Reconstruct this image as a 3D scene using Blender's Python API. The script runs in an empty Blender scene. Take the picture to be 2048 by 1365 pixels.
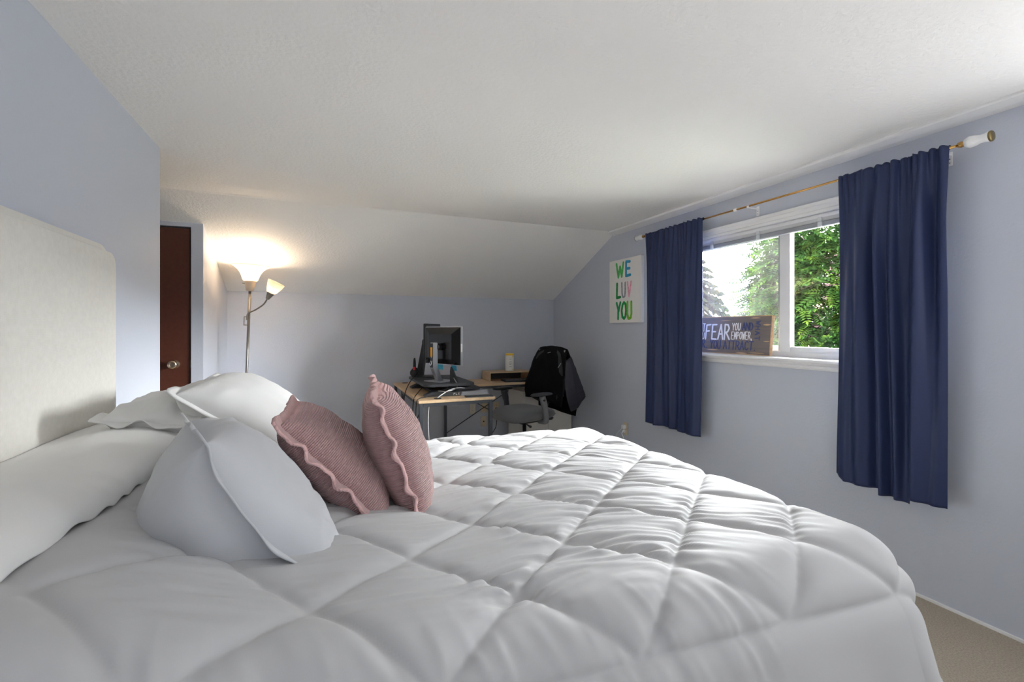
import bpy, bmesh, math, random
import numpy as np
from mathutils import Vector, Matrix, noise as mnoise

random.seed(7)
rng = np.random.RandomState(7)
SC = bpy.context.scene
COL = SC.collection
R = math.radians

# ------------------------------------------------------------------ camera
CAM_H = 1.25
cam_d = bpy.data.cameras.new('camera')
cam = bpy.data.objects.new('camera', cam_d)
COL.objects.link(cam)
cam_d.sensor_width = 36.0
cam_d.lens = 36.0 * 920 / 2048
cam_d.shift_y = -22.5 / 2048
cam_d.clip_start = 0.02
cam.location = (0, 0, CAM_H)
cam.rotation_euler = (R(90), 0, -R(22.55))
SC.camera = cam

# ------------------------------------------------------------------ world, sun, lights, exposure
SC.view_settings.view_transform = 'Standard'
SC.view_settings.look = 'None'
SC.view_settings.gamma = 1.0
SC.view_settings.use_curve_mapping = False
SC.view_settings.exposure = 1.34
w = bpy.data.worlds.new('sky')
SC.world = w
w.use_nodes = True
bg = w.node_tree.nodes['Background']
bg.inputs['Color'].default_value = (0.98, 0.99, 1.0, 1)
bg.inputs['Strength'].default_value = 72.0


def light(name, kind, loc, rot, energy, color=(1, 1, 1), **kw):
    d = bpy.data.lights.new(name, kind)
    d.energy = energy
    d.color = color
    for k, v in kw.items():
        setattr(d, k, v)
    o = bpy.data.objects.new(name, d)
    COL.objects.link(o)
    o.location = loc
    o.rotation_euler = rot
    return o


sun = light('sun', 'SUN', (8, 1, 10), (0, 0, 0), 170, (1.0, 0.97, 0.92), angle=R(2))
sun.rotation_euler = Vector((-.52, .17, -.84)).to_track_quat('-Z', 'Y').to_euler()
SC.cycles.diffuse_bounces = 8
SC.cycles.max_bounces = 14
# added fill lamp at the window wall, out of view; no second window there
light('side_fill', 'AREA', (2.575, -0.05, 1.5), (0, R(90), 0), 8.5, (0.98, 0.99, 1.0),
      shape='RECTANGLE', size=1.0, size_y=1.5)
# added fill lamp behind the camera, aimed up to bounce off the ceiling
light('ceiling_fill', 'AREA', (0.9, -1.2, 0.35), (R(180), 0, 0), 11, (0.98, 0.985, 0.96),
      shape='RECTANGLE', size=2.6, size_y=1.2)
# guides sky light through the window
p = light('window_portal', 'AREA', (2.82, 2.1, 1.5), (0, R(90), 0), 1, shape='RECTANGLE', size=0.9, size_y=1.55)
p.data.cycles.is_portal = True


# ------------------------------------------------------------------ materials
def lin(c):
    out = []
    for v in c[:3]:
        v /= 255.0
        out.append(v / 12.92 if v <= 0.04045 else ((v + 0.055) / 1.055) ** 2.4)
    return tuple(out) + (1.0,)


MATS = {}


def mat(name, rgb, rough=0.6, metal=0.0, bump=None, mottle=None, sheen=0.0, spec=0.5, coat=0.0):
    """rgb in 0..255 sRGB; bump = (scale, strength, distance, detail); mottle = (scale, amount)"""
    if name in MATS:
        return MATS[name]
    m = bpy.data.materials.new(name)
    m.use_nodes = True
    nt = m.node_tree
    b = nt.nodes['Principled BSDF']
    b.inputs['Base Color'].default_value = lin(rgb)
    b.inputs['Roughness'].default_value = rough
    b.inputs['Metallic'].default_value = metal
    b.inputs['Specular IOR Level'].default_value = spec
    b.inputs['Sheen Weight'].default_value = sheen
    b.inputs['Coat Weight'].default_value = coat
    tc = nt.nodes.new('ShaderNodeTexCoord')
    if mottle:
        n = nt.nodes.new('ShaderNodeTexNoise')
        n.inputs['Scale'].default_value = mottle[0]
        n.inputs['Detail'].default_value = 5
        nt.links.new(tc.outputs['Object'], n.inputs['Vector'])
        r = nt.nodes.new('ShaderNodeValToRGB')
        c = lin(rgb)
        a = mottle[1]
        r.color_ramp.elements[0].position = 0.3
        r.color_ramp.elements[1].position = 0.7
        r.color_ramp.elements[0].color = (c[0] * (1 - a), c[1] * (1 - a), c[2] * (1 - a), 1)
        r.color_ramp.elements[1].color = (min(1, c[0] * (1 + a)), min(1, c[1] * (1 + a)), min(1, c[2] * (1 + a)), 1)
        nt.links.new(n.outputs['Fac'], r.inputs['Fac'])
        nt.links.new(r.outputs['Color'], b.inputs['Base Color'])
    if bump:
        n2 = nt.nodes.new('ShaderNodeTexNoise')
        n2.inputs['Scale'].default_value = bump[0]
        n2.inputs['Detail'].default_value = bump[3] if len(bump) > 3 else 2
        nt.links.new(tc.outputs['Object'], n2.inputs['Vector'])
        bp = nt.nodes.new('ShaderNodeBump')
        bp.inputs['Strength'].default_value = bump[1]
        bp.inputs['Distance'].default_value = bump[2]
        nt.links.new(n2.outputs['Fac'], bp.inputs['Height'])
        nt.links.new(bp.outputs['Normal'], b.inputs['Normal'])
    MATS[name] = m
    return m


def mat_wood(name, rgb, rgb2, scale=6.0, axis=0, rough=0.45):
    if name in MATS:
        return MATS[name]
    m = mat(name, rgb, rough)
    nt = m.node_tree
    b = nt.nodes['Principled BSDF']
    tc = nt.nodes.new('ShaderNodeTexCoord')
    mp = nt.nodes.new('ShaderNodeMapping')
    sc = [scale * 6] * 3
    sc[axis] = scale * 0.35
    mp.inputs['Scale'].default_value = sc
    n = nt.nodes.new('ShaderNodeTexNoise')
    n.inputs['Scale'].default_value = 1.0
    n.inputs['Detail'].default_value = 6
    r = nt.nodes.new('ShaderNodeValToRGB')
    r.color_ramp.elements[0].position = 0.35
    r.color_ramp.elements[1].position = 0.68
    r.color_ramp.elements[0].color = lin(rgb)
    r.color_ramp.elements[1].color = lin(rgb2)
    nt.links.new(tc.outputs['Object'], mp.inputs['Vector'])
    nt.links.new(mp.outputs['Vector'], n.inputs['Vector'])
    nt.links.new(n.outputs['Fac'], r.inputs['Fac'])
    nt.links.new(r.outputs['Color'], b.inputs['Base Color'])
    return m


def mat_weave(name, rgb, rgb2, freq, strength, rough=0.9, sheen=0.0, axis='XYZ', dist=0.002, along=None):
    """fine woven / ribbed cloth: two crossed wave bands in object space"""
    m = mat(name, rgb, rough, sheen=sheen, spec=0.2)
    nt = m.node_tree
    b = nt.nodes['Principled BSDF']
    tc = nt.nodes.new('ShaderNodeTexCoord')
    outs = []
    for d in axis:
        wv = nt.nodes.new('ShaderNodeTexWave')
        wv.wave_type = 'BANDS'
        wv.bands_direction = d
        wv.inputs['Scale'].default_value = freq
        wv.inputs['Distortion'].default_value = 1.2
        wv.inputs['Detail'].default_value = 2
        wv.inputs['Detail Scale'].default_value = 2.0
        nt.links.new(tc.outputs['Object'], wv.inputs['Vector'])
        outs.append(wv.outputs['Fac'])
    cur = outs[0]
    for o in outs[1:]:
        mm = nt.nodes.new('ShaderNodeMath')
        mm.operation = 'MULTIPLY'
        nt.links.new(cur, mm.inputs[0])
        nt.links.new(o, mm.inputs[1])
        cur = mm.outputs[0]
    n = nt.nodes.new('ShaderNodeTexNoise')
    n.inputs['Scale'].default_value = 60
    n.inputs['Detail'].default_value = 4
    nt.links.new(tc.outputs['Object'], n.inputs['Vector'])
    mx = nt.nodes.new('ShaderNodeMix')
    mx.data_type = 'RGBA'
    mx.inputs['A'].default_value = lin(rgb)
    mx.inputs['B'].default_value = lin(rgb2)
    nt.links.new(n.outputs['Fac'], mx.inputs['Factor'])
    nt.links.new(mx.outputs['Result'], b.inputs['Base Color'])
    bp = nt.nodes.new('ShaderNodeBump')
    bp.inputs['Strength'].default_value = strength
    bp.inputs['Distance'].default_value = dist
    nt.links.new(cur, bp.inputs['Height'])
    nt.links.new(bp.outputs['Normal'], b.inputs['Normal'])
    return m


WALL = (193, 198, 209)
M_wall = mat('wall_paint', WALL, 0.55, bump=(90, 0.22, 0.004, 3), spec=0.3)
M_ceil = mat('ceiling_paint', (240, 239, 237), 0.8, bump=(60, 0.5, 0.006, 4), spec=0.2)
M_trim = mat('white_trim', (232, 232, 232), 0.4)
M_carpet = mat('beige_carpet', (196, 184, 166), 0.95, bump=(350, 0.9, 0.01, 5), mottle=(160, 0.18), spec=0.1)
M_door = mat('brown_door', (86, 47, 34), 0.35, bump=(300, 0.15, 0.001, 2), mottle=(40, 0.12))
M_brass = mat('brass', (190, 150, 90), 0.25, 1.0)
M_nickel = mat('brushed_nickel', (150, 145, 138), 0.3, 1.0)
M_satin = mat('satin_knob', (225, 205, 180), 0.22, 1.0)
M_comf = mat('comforter_fabric', (178, 178, 179), 0.62, bump=(900, 0.06, 0.001, 2), sheen=0.15, spec=0.25)
M_linen = mat_weave('headboard_linen', (228, 226, 220), (214, 211, 204), 130, 0.35, axis='YZ', dist=0.002)
M_pillow_grey = mat('grey_cotton', (190, 192, 196), 0.7, bump=(600, 0.06, 0.001, 2), sheen=0.1, spec=0.2)
M_pillow_white = mat('white_cotton', (212, 212, 211), 0.7, bump=(600, 0.06, 0.001, 2), sheen=0.1, spec=0.2)
M_pink = mat_weave('pink_knit', (226, 182, 180), (206, 156, 156), 62, 1.0, axis='Y', sheen=0.35, dist=0.006)
M_pink_trim = mat_weave('pink_knit_trim', (234, 194, 191), (216, 172, 170), 90, 0.8, axis='X', sheen=0.35, dist=0.004)
M_mattress = mat('mattress_ticking', (215, 214, 210), 0.9)
M_navy = mat('navy_fabric', (42, 52, 86), 0.5, bump=(700, 0.1, 0.001, 2), sheen=0.0, spec=0.3)
M_ash = mat_wood('light_oak', (214, 186, 150), (196, 164, 126), 5, 0)
M_steel_dark = mat('dark_steel', (74, 78, 84), 0.4, 0.5)
M_black = mat('black_plastic', (26, 27, 29), 0.4)
M_blackgloss = mat('black_gloss', (18, 15, 13), 0.22, coat=0.15)
M_dgrey = mat('dark_grey_plastic', (58, 60, 64), 0.5)
M_silver = mat('silver_metal', (188, 190, 194), 0.3, 0.9)
M_grey_fabric = mat('grey_seat_fabric', (92, 92, 94), 0.95, bump=(500, 0.4, 0.002, 3), sheen=0.3)
M_jacket = mat('black_jacket', (12, 12, 15), 0.8, bump=(120, 0.2, 0.003, 3), spec=0.15)
M_lining = mat('quilted_lining', (52, 52, 60), 0.6, bump=(90, 0.15, 0.003, 2), spec=0.3)
M_almond = mat('almond_plastic', (216, 200, 172), 0.4)
M_white_pl = mat('white_plastic', (236, 236, 236), 0.35)
M_dark_hole = mat('dark_slot', (40, 36, 32), 0.7)
M_canvas = mat('white_canvas', (232, 230, 226), 0.85, bump=(400, 0.2, 0.001, 2))
M_yellow = mat('yellow_plastic', (236, 196, 60), 0.4)
M_teal = mat('teal_paper', (70, 176, 204), 0.8)
M_red = mat('red_plastic', (225, 52, 60), 0.4)
M_orange_tag = mat('orange_paper', (240, 164, 40), 0.7)
M_cabinet = mat('white_cabinet', (226, 222, 214), 0.45)
M_cable_w = mat('white_cable', (232, 232, 232), 0.5)
M_cable_b = mat('black_cable', (26, 26, 28), 0.5)
M_tabgrey = mat('grey_tab', (110, 112, 116), 0.4)
M_sign = mat_wood('sign_board', (128, 118, 112), (112, 104, 100), 7, 1, 0.7)
M_signedge = mat_wood('sign_raw_wood', (216, 186, 148), (190, 152, 112), 7, 1, 0.7)


# ------------------------------------------------------------------ mesh helpers
def mesh_obj(name, verts, faces, m, parent=None, smooth=False):
    me = bpy.data.meshes.new(name)
    me.from_pydata([tuple(map(float, v)) for v in verts], [], [tuple(map(int, f)) for f in faces])
    me.update()
    if smooth:
        me.polygons.foreach_set('use_smooth', [True] * len(me.polygons))
    if m:
        me.materials.append(m)
    o = bpy.data.objects.new(name, me)
    COL.objects.link(o)
    if parent:
        o.parent = parent
    return o


def bm_obj(name, bm, m, parent=None, smooth=False, bevel=0.0, seg=2):
    if bevel > 0:
        bmesh.ops.bevel(bm, geom=bm.edges[:], offset=bevel, segments=seg, affect='EDGES', clamp_overlap=True)
    bmesh.ops.recalc_face_normals(bm, faces=bm.faces[:])
    me = bpy.data.meshes.new(name)
    bm.to_mesh(me)
    bm.free()
    if smooth:
        me.polygons.foreach_set('use_smooth', [True] * len(me.polygons))
    if m:
        me.materials.append(m)
    o = bpy.data.objects.new(name, me)
    COL.objects.link(o)
    if parent:
        o.parent = parent
    return o


def add_box(bm, lo, hi, mx=None):
    x0, y0, z0 = lo
    x1, y1, z1 = hi
    co = [(x0, y0, z0), (x1, y0, z0), (x1, y1, z0), (x0, y1, z0), (x0, y0, z1), (x1, y0, z1), (x1, y1, z1), (x0, y1, z1)]
    vs = [bm.verts.new(mx @ Vector(c) if mx else c) for c in co]
    for f in ((0, 3, 2, 1), (4, 5, 6, 7), (0, 1, 5, 4), (1, 2, 6, 5), (2, 3, 7, 6), (3, 0, 4, 7)):
        bm.faces.new([vs[i] for i in f])


def box(name, lo, hi, m, parent=None, bevel=0.0, seg=2, mx=None):
    bm = bmesh.new()
    add_box(bm, lo, hi, mx)
    return bm_obj(name, bm, m, parent, bevel=bevel, seg=seg)


def tube_geo(path, r, n=10, base=0):
    """verts, faces of a capped tube along path; r number or list"""
    P = [Vector(p) for p in path]
    k = len(P)
    rs = r if isinstance(r, (list, tuple)) else [r] * k
    V, Fc = [], []
    t0 = (P[1] - P[0]).normalized()
    up = Vector((0, 0, 1)) if abs(t0.z) < 0.9 else Vector((1, 0, 0))
    side = t0.cross(up).normalized()
    for i in range(k):
        t = (P[min(i + 1, k - 1)] - P[max(i - 1, 0)]).normalized()
        side = (side - t * side.dot(t)).normalized()
        b = t.cross(side)
        for j in range(n):
            a = 2 * math.pi * j / n
            V.append(P[i] + (side * math.cos(a) + b * math.sin(a)) * rs[i])
    for i in range(k - 1):
        for j in range(n):
            a, b2 = i * n + j, i * n + (j + 1) % n
            Fc.append((base + a, base + b2, base + b2 + n, base + a + n))
    Fc.append(tuple(base + j for j in range(n))[::-1])
    Fc.append(tuple(base + (k - 1) * n + j for j in range(n)))
    return V, Fc


def tube(name, path, r, m, parent=None, n=10):
    V, Fc = tube_geo(path, r, n)
    return mesh_obj(name, V, Fc, m, parent, smooth=True)


def curve_pts(ctrl, n=8):
    """Catmull-Rom through control points"""
    P = [Vector(p) for p in ctrl]
    P = [P[0] * 2 - P[1]] + P + [P[-1] * 2 - P[-2]]
    out = []
    for i in range(1, len(P) - 2):
        for j in range(n):
            t = j / n
            a, b, c, d = P[i - 1], P[i], P[i + 1], P[i + 2]
            out.append(0.5 * ((2 * b) + (c - a) * t + (2 * a - 5 * b + 4 * c - d) * t * t + (3 * b - a - 3 * c + d) * t ** 3))
    out.append(P[-2])
    return out


def lathe(name, prof, m, parent=None, n=28, loc=(0, 0, 0), mx=None, closed=False, cap=True):
    """prof list of (r, z) bottom to top"""
    V, Fc = [], []
    T = mx if mx else Matrix.Translation(loc)
    for (r, z) in prof:
        for j in range(n):
            a = 2 * math.pi * j / n
            V.append(T @ Vector((r * math.cos(a), r * math.sin(a), z)))
    k = len(prof)
    for i in range(k - 1 if not closed else k):
        i2 = (i + 1) % k
        for j in range(n):
            j2 = (j + 1) % n
            Fc.append((i * n + j, i * n + j2, i2 * n + j2, i2 * n + j))
    if cap and not closed:
        Fc.append(tuple(range(n))[::-1])
        Fc.append(tuple((k - 1) * n + j for j in range(n)))
    o = mesh_obj(name, V, Fc, m, parent, smooth=True)
    return o


def shade_auto(o, ang=40):
    bm = bmesh.new()
    bm.from_mesh(o.data)
    for e in bm.edges:
        if len(e.link_faces) == 2 and e.calc_face_angle(0) > R(ang):
            e.smooth = False
    bm.to_mesh(o.data)
    bm.free()
    o.data.polygons.foreach_set('use_smooth', [True] * len(o.data.polygons))
    return o


def prism(name, poly, axis, a0, a1, m, parent=None, bevel=0.0, seg=2):
    """poly 2-D outline extruded along axis ('X','Y','Z') from a0 to a1"""
    bm = bmesh.new()

    def pt(p, a):
        if axis == 'X':
            return (a, p[0], p[1])
        if axis == 'Y':
            return (p[0], a, p[1])
        return (p[0], p[1], a)
    A = [bm.verts.new(pt(p, a0)) for p in poly]
    B = [bm.verts.new(pt(p, a1)) for p in poly]
    n = len(poly)
    bm.faces.new(A)
    bm.faces.new(B[::-1])
    for i in range(n):
        bm.faces.new((A[i], B[i], B[(i + 1) % n], A[(i + 1) % n]))
    return bm_obj(name, bm, m, parent, bevel=bevel, seg=seg)


def thing(name, label, cat, loc=(0, 0, 0), rotz=0.0, group=None):
    o = bpy.data.objects.new(name, None)
    COL.objects.link(o)
    o.empty_display_size = 0.05
    o.location = loc
    o.rotation_euler = (0, 0, rotz)
    o['label'] = label
    o['category'] = cat
    if group:
        o['group'] = group
    return o


def tag(o, label, cat, group=None):
    o['label'] = label
    o['category'] = cat
    if group:
        o['group'] = group
    return o


def struct(o, label, cat):
    o['kind'] = 'structure'
    o['label'] = label
    o['category'] = cat
    return o


def fbm(x, y, seed=0, octaves=4):
    """vectorised value noise in 2-D, about -1..1"""
    out = np.zeros_like(x, dtype=float)
    amp, tot = 1.0, 0.0
    rs = np.random.RandomState(seed)
    for o in range(octaves):
        tab = rs.rand(256, 256) * 2 - 1
        xi = np.floor(x).astype(int)
        yi = np.floor(y).astype(int)
        fx, fy = x - xi, y - yi
        fx = fx * fx * (3 - 2 * fx)
        fy = fy * fy * (3 - 2 * fy)
        a = tab[xi % 256, yi % 256]
        b = tab[(xi + 1) % 256, yi % 256]
        c = tab[xi % 256, (yi + 1) % 256]
        d = tab[(xi + 1) % 256, (yi + 1) % 256]
        out += amp * ((a * (1 - fx) + b * fx) * (1 - fy) + (c * (1 - fx) + d * fx) * fy)
        tot += amp
        amp *= 0.5
        x, y = x * 2.03 + 17.1, y * 2.03 + 5.7
    return out / tot


def sstep(a, b, x):
    t = np.clip((x - a) / (b - a), 0, 1)
    return t * t * (3 - 2 * t)


def grid_faces(nu, nv, base=0):
    i = np.arange(nu - 1)[:, None] * nv + np.arange(nv - 1)[None, :]
    i = i.ravel() + base
    return np.stack([i, i + nv, i + nv + 1, i + 1], 1)


# stroke lettering -------------------------------------------------
GL = {
    'W': [[(0, 1), (.25, 0), (.5, .75), (.75, 0), (1, 1)]],
    'E': [[(.9, 1), (0, 1), (0, 0), (.95, 0)], [(0, .52), (.75, .52)]],
    'L': [[(0, 1), (0, 0), (.85, 0)]],
    'U': [[(0, 1), (0, .3), (.2, .04), (.5, 0), (.8, .06), (.95, .3), (.95, 1)]],
    'V': [[(0, 1), (.48, 0), (.95, 1)]],
    'Y': [[(0, 1), (.45, .5), (.95, 1)], [(.45, .5), (.42, 0)]],
    'O': [[(.5, 1), (.15, .85), (0, .5), (.15, .12), (.5, 0), (.85, .14), (1, .5), (.85, .87), (.5, 1)]],
    'F': [[(.9, 1), (.05, .97), (0, 0)], [(.03, .55), (.7, .57)]],
    'A': [[(0, 0), (.48, 1), (1, 0)], [(.18, .36), (.82, .36)]],
    'R': [[(0, 0), (.03, 1), (.6, .97), (.85, .75), (.6, .5), (.03, .45)], [(.35, .46), (1, 0)]],
    'M': [[(0, 0), (.1, 1), (.5, .3), (.9, 1), (1, 0)]],
    'P': [[(0, 0), (.03, 1), (.65, .95), (.85, .73), (.6, .48), (.03, .45)]],
    'N': [[(0, 0), (.02, 1), (.93, 0), (.95, 1)]],
    'D': [[(0, 0), (0, 1), (.55, .92), (.95, .5), (.55, .05), (0, 0)]],
    'H': [[(0, 0), (0, 1)], [(.9, 0), (.9, 1)], [(0, .5), (.9, .5)]],
    'T': [[(0, 1), (1, 1)], [(.5, 1), (.5, 0)]],
    'I': [[(.5, 0), (.5, 1)]],
    'C': [[(.95, .85), (.55, 1), (.15, .85), (0, .5), (.15, .12), (.55, 0), (.95, .15)]],
    'S': [[(.9, .88), (.5, 1), (.1, .8), (.3, .55), (.75, .42), (.9, .2), (.5, 0), (.05, .12)]],
    'X': [[(0, 1), (1, 0)], [(1, 1), (0, 0)]],
    '.': [[(.4, .0), (.5, .02)]],
    ',': [[(.5, .06), (.4, -.14)]],
}


def letter_mesh(name, ch, org, ex, ey, wd, ht, sw, m, parent, depth=0.0015, wob=0.0, label=None):
    """one painted letter: round-ended strokes on the plane org + ex*u + ey*v, raised along ex x ey"""
    ex, ey = Vector(ex).normalized(), Vector(ey).normalized()
    nrm = ex.cross(ey)
    org = Vector(org)
    V, Fc = [], []
    lift = 0.0
    for st in GL[ch]:
        pts = [(p[0] * wd + random.uniform(-wob, wob), p[1] * ht + random.uniform(-wob, wob)) for p in st]
        for i in range(len(pts) - 1):
            (x0, y0), (x1, y1) = pts[i], pts[i + 1]
            a = math.atan2(y1 - y0, x1 - x0)
            out = []
            for q in range(5):
                t = a + math.pi / 2 + math.pi * q / 4
                out.append((x0 + math.cos(t) * sw / 2, y0 + math.sin(t) * sw / 2))
            for q in range(5):
                t = a - math.pi / 2 + math.pi * q / 4
                out.append((x1 + math.cos(t) * sw / 2, y1 + math.sin(t) * sw / 2))
            b = len(V)
            lift += 0.00004
            for (x, y) in out:
                V.append(org + ex * x + ey * y + nrm * (depth + lift))
            for (x, y) in out:
                V.append(org + ex * x + ey * y)
            n = len(out)
            Fc.append(tuple(b + j for j in range(n)))
            for j in range(n):
                Fc.append((b + j, b + n + j, b + n + (j + 1) % n, b + (j + 1) % n))
    o = mesh_obj(name, V, Fc, m, parent)
    if label:
        o['label'] = label
    return o


def pixel(px, py, X=None, Y=None, Z=None):
    """room point on the sight line of a photograph pixel, on a plane X=, Y= or Z="""
    th = R(22.55)
    r, u = (px - 1024) / 920, (660 - py) / 920
    d = Vector((r * math.cos(th) + math.sin(th), -r * math.sin(th) + math.cos(th), u))
    t = X / d.x if X is not None else (Y / d.y if Y is not None else (Z - CAM_H) / d.z)
    return d * t + Vector((0, 0, CAM_H))


# ================================================================== ROOM SHELL
XL, XR, YB, YF = -0.7625, 2.59, 4.93, -2.2
ZC, YBRK, ZK = 2.18, 3.66, 1.61
floor = struct(box('floor', (-2.2, YF - 0.2, -0.12), (XR + 0.2, YB + 0.2, 0), M_carpet),
               'beige carpet floor seen at the lower right corner', 'floor')
ceiling = prism('ceiling', [(YF - .2, ZC), (YBRK, ZC), (YB, ZK), (YB + .2, ZK - .09), (YB + .2, ZK + .3), (YBRK, ZC + .3), (YF - .2, ZC + .3)],
                'X', -2.2, XR + 0.2, M_ceil)
struct(ceiling, 'white textured ceiling, flat and sloping down to the back wall', 'ceiling')
wl = struct(box('wall_left', (XL - .12, YF, 0), (XL, 2.87, ZC + .05), M_wall), 'blue grey painted wall behind the headboard', 'wall')
wb = struct(box('wall_back', (-2.2, YB, 0), (XR + .2, YB + .2, ZK + .02), M_wall), 'low blue grey knee wall behind the desk', 'wall')
wf = struct(box('wall_front', (-2.2, YF - .2, 0), (XR + .2, YF, ZC + .05), M_wall), 'blue grey wall behind the camera', 'wall')
ws = struct(box('wall_alcove_side', (-.92, 4.1, 0), (-.80, YB, 2.06), M_wall), 'short blue grey wall beside the floor lamp', 'wall')
wa = struct(box('wall_alcove_end', (-2.2, 2.6, 0), (-2.08, YB, ZC + .05), M_wall), 'wall closing the alcove on the left', 'wall')
wc = struct(box('wall_alcove_rear', (-2.08, 2.55, 0), (XL - .12, 2.67, ZC + .05), M_wall), 'back side wall of the alcove', 'wall')
# door wall with door opening
bm = bmesh.new()
add_box(bm, (-2.08, 3.995, 0), (-1.70, 4.1, 2.07))
add_box(bm, (-.875, 3.995, 0), (-.80, 4.1, 2.07))
add_box(bm, (-1.70, 3.995, 2.0), (-.875, 4.1, 2.07))
wd = struct(bm_obj('wall_door', bm, M_wall), 'blue grey strip of wall around the brown door', 'wall')
# window wall
OY0, OY1, OZ0, OZ1 = 1.30, 2.92, 1.07, 1.93
bm = bmesh.new()
add_box(bm, (XR, YF, 0), (XR + .16, OY0, ZC + .05))
add_box(bm, (XR, OY1, 0), (XR + .16, YB, ZC + .05))
add_box(bm, (XR, OY0, 0), (XR + .16, OY1, OZ0))
add_box(bm, (XR, OY0, OZ1), (XR + .16, OY1, ZC + .05))
wr = struct(bm_obj('wall_right', bm, M_wall), 'blue grey painted wall with the window', 'wall')
# smooth cove between ceiling and window wall
cove = prism('trim_1', [(XR + .001, ZC - .032), (XR - .03, ZC - .026), (XR - .072, ZC - .014), (XR - .078, ZC - .008), (XR - .078, ZC + .002), (XR + .001, ZC + .002)], 'Y', YF, YBRK + .03, M_trim)
struct(cove, 'smooth white cove strip along the ceiling above the window wall', 'trim')
st = box('trim_2', (XR - .008, YF, 0), (XR, YB, .012), M_trim)
struct(st, 'thin white strip where the window wall meets the carpet', 'trim')
tape = prism('trim_3', [(YBRK - .02, ZC - .0012), (YBRK + .01, ZC - .006), (YBRK + .012, ZC - .002), (YBRK, ZC + .002)], 'X', -.78, .6, M_ceil)
struct(tape, 'raised drywall seam where the ceiling starts to slope', 'trim')

# door ----------------------------------------------------------------
dr = bpy.data.objects.new('door_1', None)
COL.objects.link(dr)
dr.location = (-1.275, 4.01, 0)
struct(dr, 'dark brown flat door in the alcove', 'door')
box('door_panel', (-.40, -.0, .01), (.39, .04, 1.99), M_door, dr, bevel=.003)
knob_mx = Matrix.Translation((.295, 0, 1.0)) @ Matrix.Rotation(R(90), 4, 'X')
kn = lathe('door_knob', [(.004, -.001), (.034, 0), (.034, .006), (.013, .012), (.012, .032), (.026, .038), (.031, .05), (.029, .062), (.018, .068), (.016, .066), (.004, .066)], M_satin, dr, mx=knob_mx)
box('latch_plate', (.388, .008, .97), (.393, .032, 1.03), M_nickel, dr)

# window --------------------------------------------------------------
win = bpy.data.objects.new('window_1', None)
COL.objects.link(win)
win.location = (XR, 2.1, 1.07)
struct(win, 'white sliding window between the navy curtains', 'window')


def wbox(name, lo, hi, m=M_trim, bevel=.002):
    o = box(name, Vector(lo) - win.location, Vector(hi) - win.location, m, win, bevel=bevel)
    return o


# jambs
wbox('jamb', (XR, OY0, OZ0), (XR + .16, OY0 + .02, OZ1))
wbox('jamb', (XR, OY1 - .02, OZ0), (XR + .16, OY1, OZ1))
wbox('head_jamb', (XR, OY0 + .02, OZ1 - .02), (XR + .16, OY1 - .02, OZ1))
wbox('bottom_jamb', (XR, OY0 + .02, OZ0), (XR + .16, OY1 - .02, OZ0 + .012))


def moulding(name, prof, y0, y1):
    o = prism(name, [(x - XR, z - 1.07) for x, z in prof], 'Y', y0 - 2.1, y1 - 2.1, M_trim, win)
    return o


# head casing, stool and apron mouldings
moulding('head_casing', [(XR, 1.908), (XR - .012, 1.908), (XR - .014, 1.922), (XR - .010, 1.926), (XR - .016, 1.945), (XR - .022, 1.950), (XR - .024, 1.968), (XR, 1.972)], OY0 - .07, OY1 + .07)
moulding('stool', [(XR + .09, 1.062), (XR + .09, 1.080), (XR - .040, 1.080), (XR - .046, 1.074), (XR - .046, 1.066), (XR - .040, 1.060), (XR - .0, 1.060)], OY0 - .09, OY1 + .09)
moulding('apron', [(XR, 1.060), (XR - .026, 1.060), (XR - .024, 1.050), (XR - .014, 1.044), (XR - .018, 1.030), (XR - .014, 1.022), (XR, 1.020)], OY0 - .07, OY1 + .07)
moulding_l = box('side_casing', Vector((XR - .016, OY1, 1.08)) - win.location, Vector((XR, OY1 + .07, 1.908)) - win.location, M_trim, win, bevel=.003)
moulding_r = box('side_casing', Vector((XR - .016, OY0 - .07, 1.08)) - win.location, Vector((XR, OY0, 1.908)) - win.location, M_trim, win, bevel=.003)
# vinyl frame, sashes
FX0, FX1 = XR + .075, XR + .15
wbox('frame_rail', (FX0, OY0 + .02, OZ0 + .012), (FX1, OY1 - .02, OZ0 + .045))
wbox('frame_rail', (FX0, OY0 + .02, OZ1 - .05), (FX1, OY1 - .02, OZ1 - .02))
M_sashgrey = mat('grey_sash', (168, 170, 172), 0.4)
MULL = 1.995
# fixed near sash (right in the picture)
wbox('sash_stile', (XR + .078, MULL - .035, OZ0 + .045), (XR + .115, MULL + .035, OZ1 - .05))
wbox('sash_stile', (XR + .078, OY0 + .02, OZ0 + .045), (XR + .115, OY0 + .06, OZ1 - .05))
wbox('sash_rail', (XR + .08, OY0 + .06, OZ0 + .045), (XR + .115, MULL - .035, OZ0 + .075))
wbox('sash_rail', (XR + .08, OY0 + .06, OZ1 - .08), (XR + .115, MULL - .035, OZ1 - .05))
# far sash (left in the picture)
wbox('sash_stile', (XR + .118, MULL + .02, OZ0 + .045), (XR + .148, MULL + .075, OZ1 - .05), M_sashgrey)
wbox('sash_stile', (XR + .118, OY1 - .06, OZ0 + .045), (XR + .148, OY1 - .02, OZ1 - .05))
wbox('sash_rail', (XR + .12, MULL + .075, OZ0 + .045), (XR + .146, OY1 - .06, OZ0 + .075))
wbox('sash_rail', (XR + .12, MULL + .075, OZ1 - .08), (XR + .146, OY1 - .06, OZ1 - .05))


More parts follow.
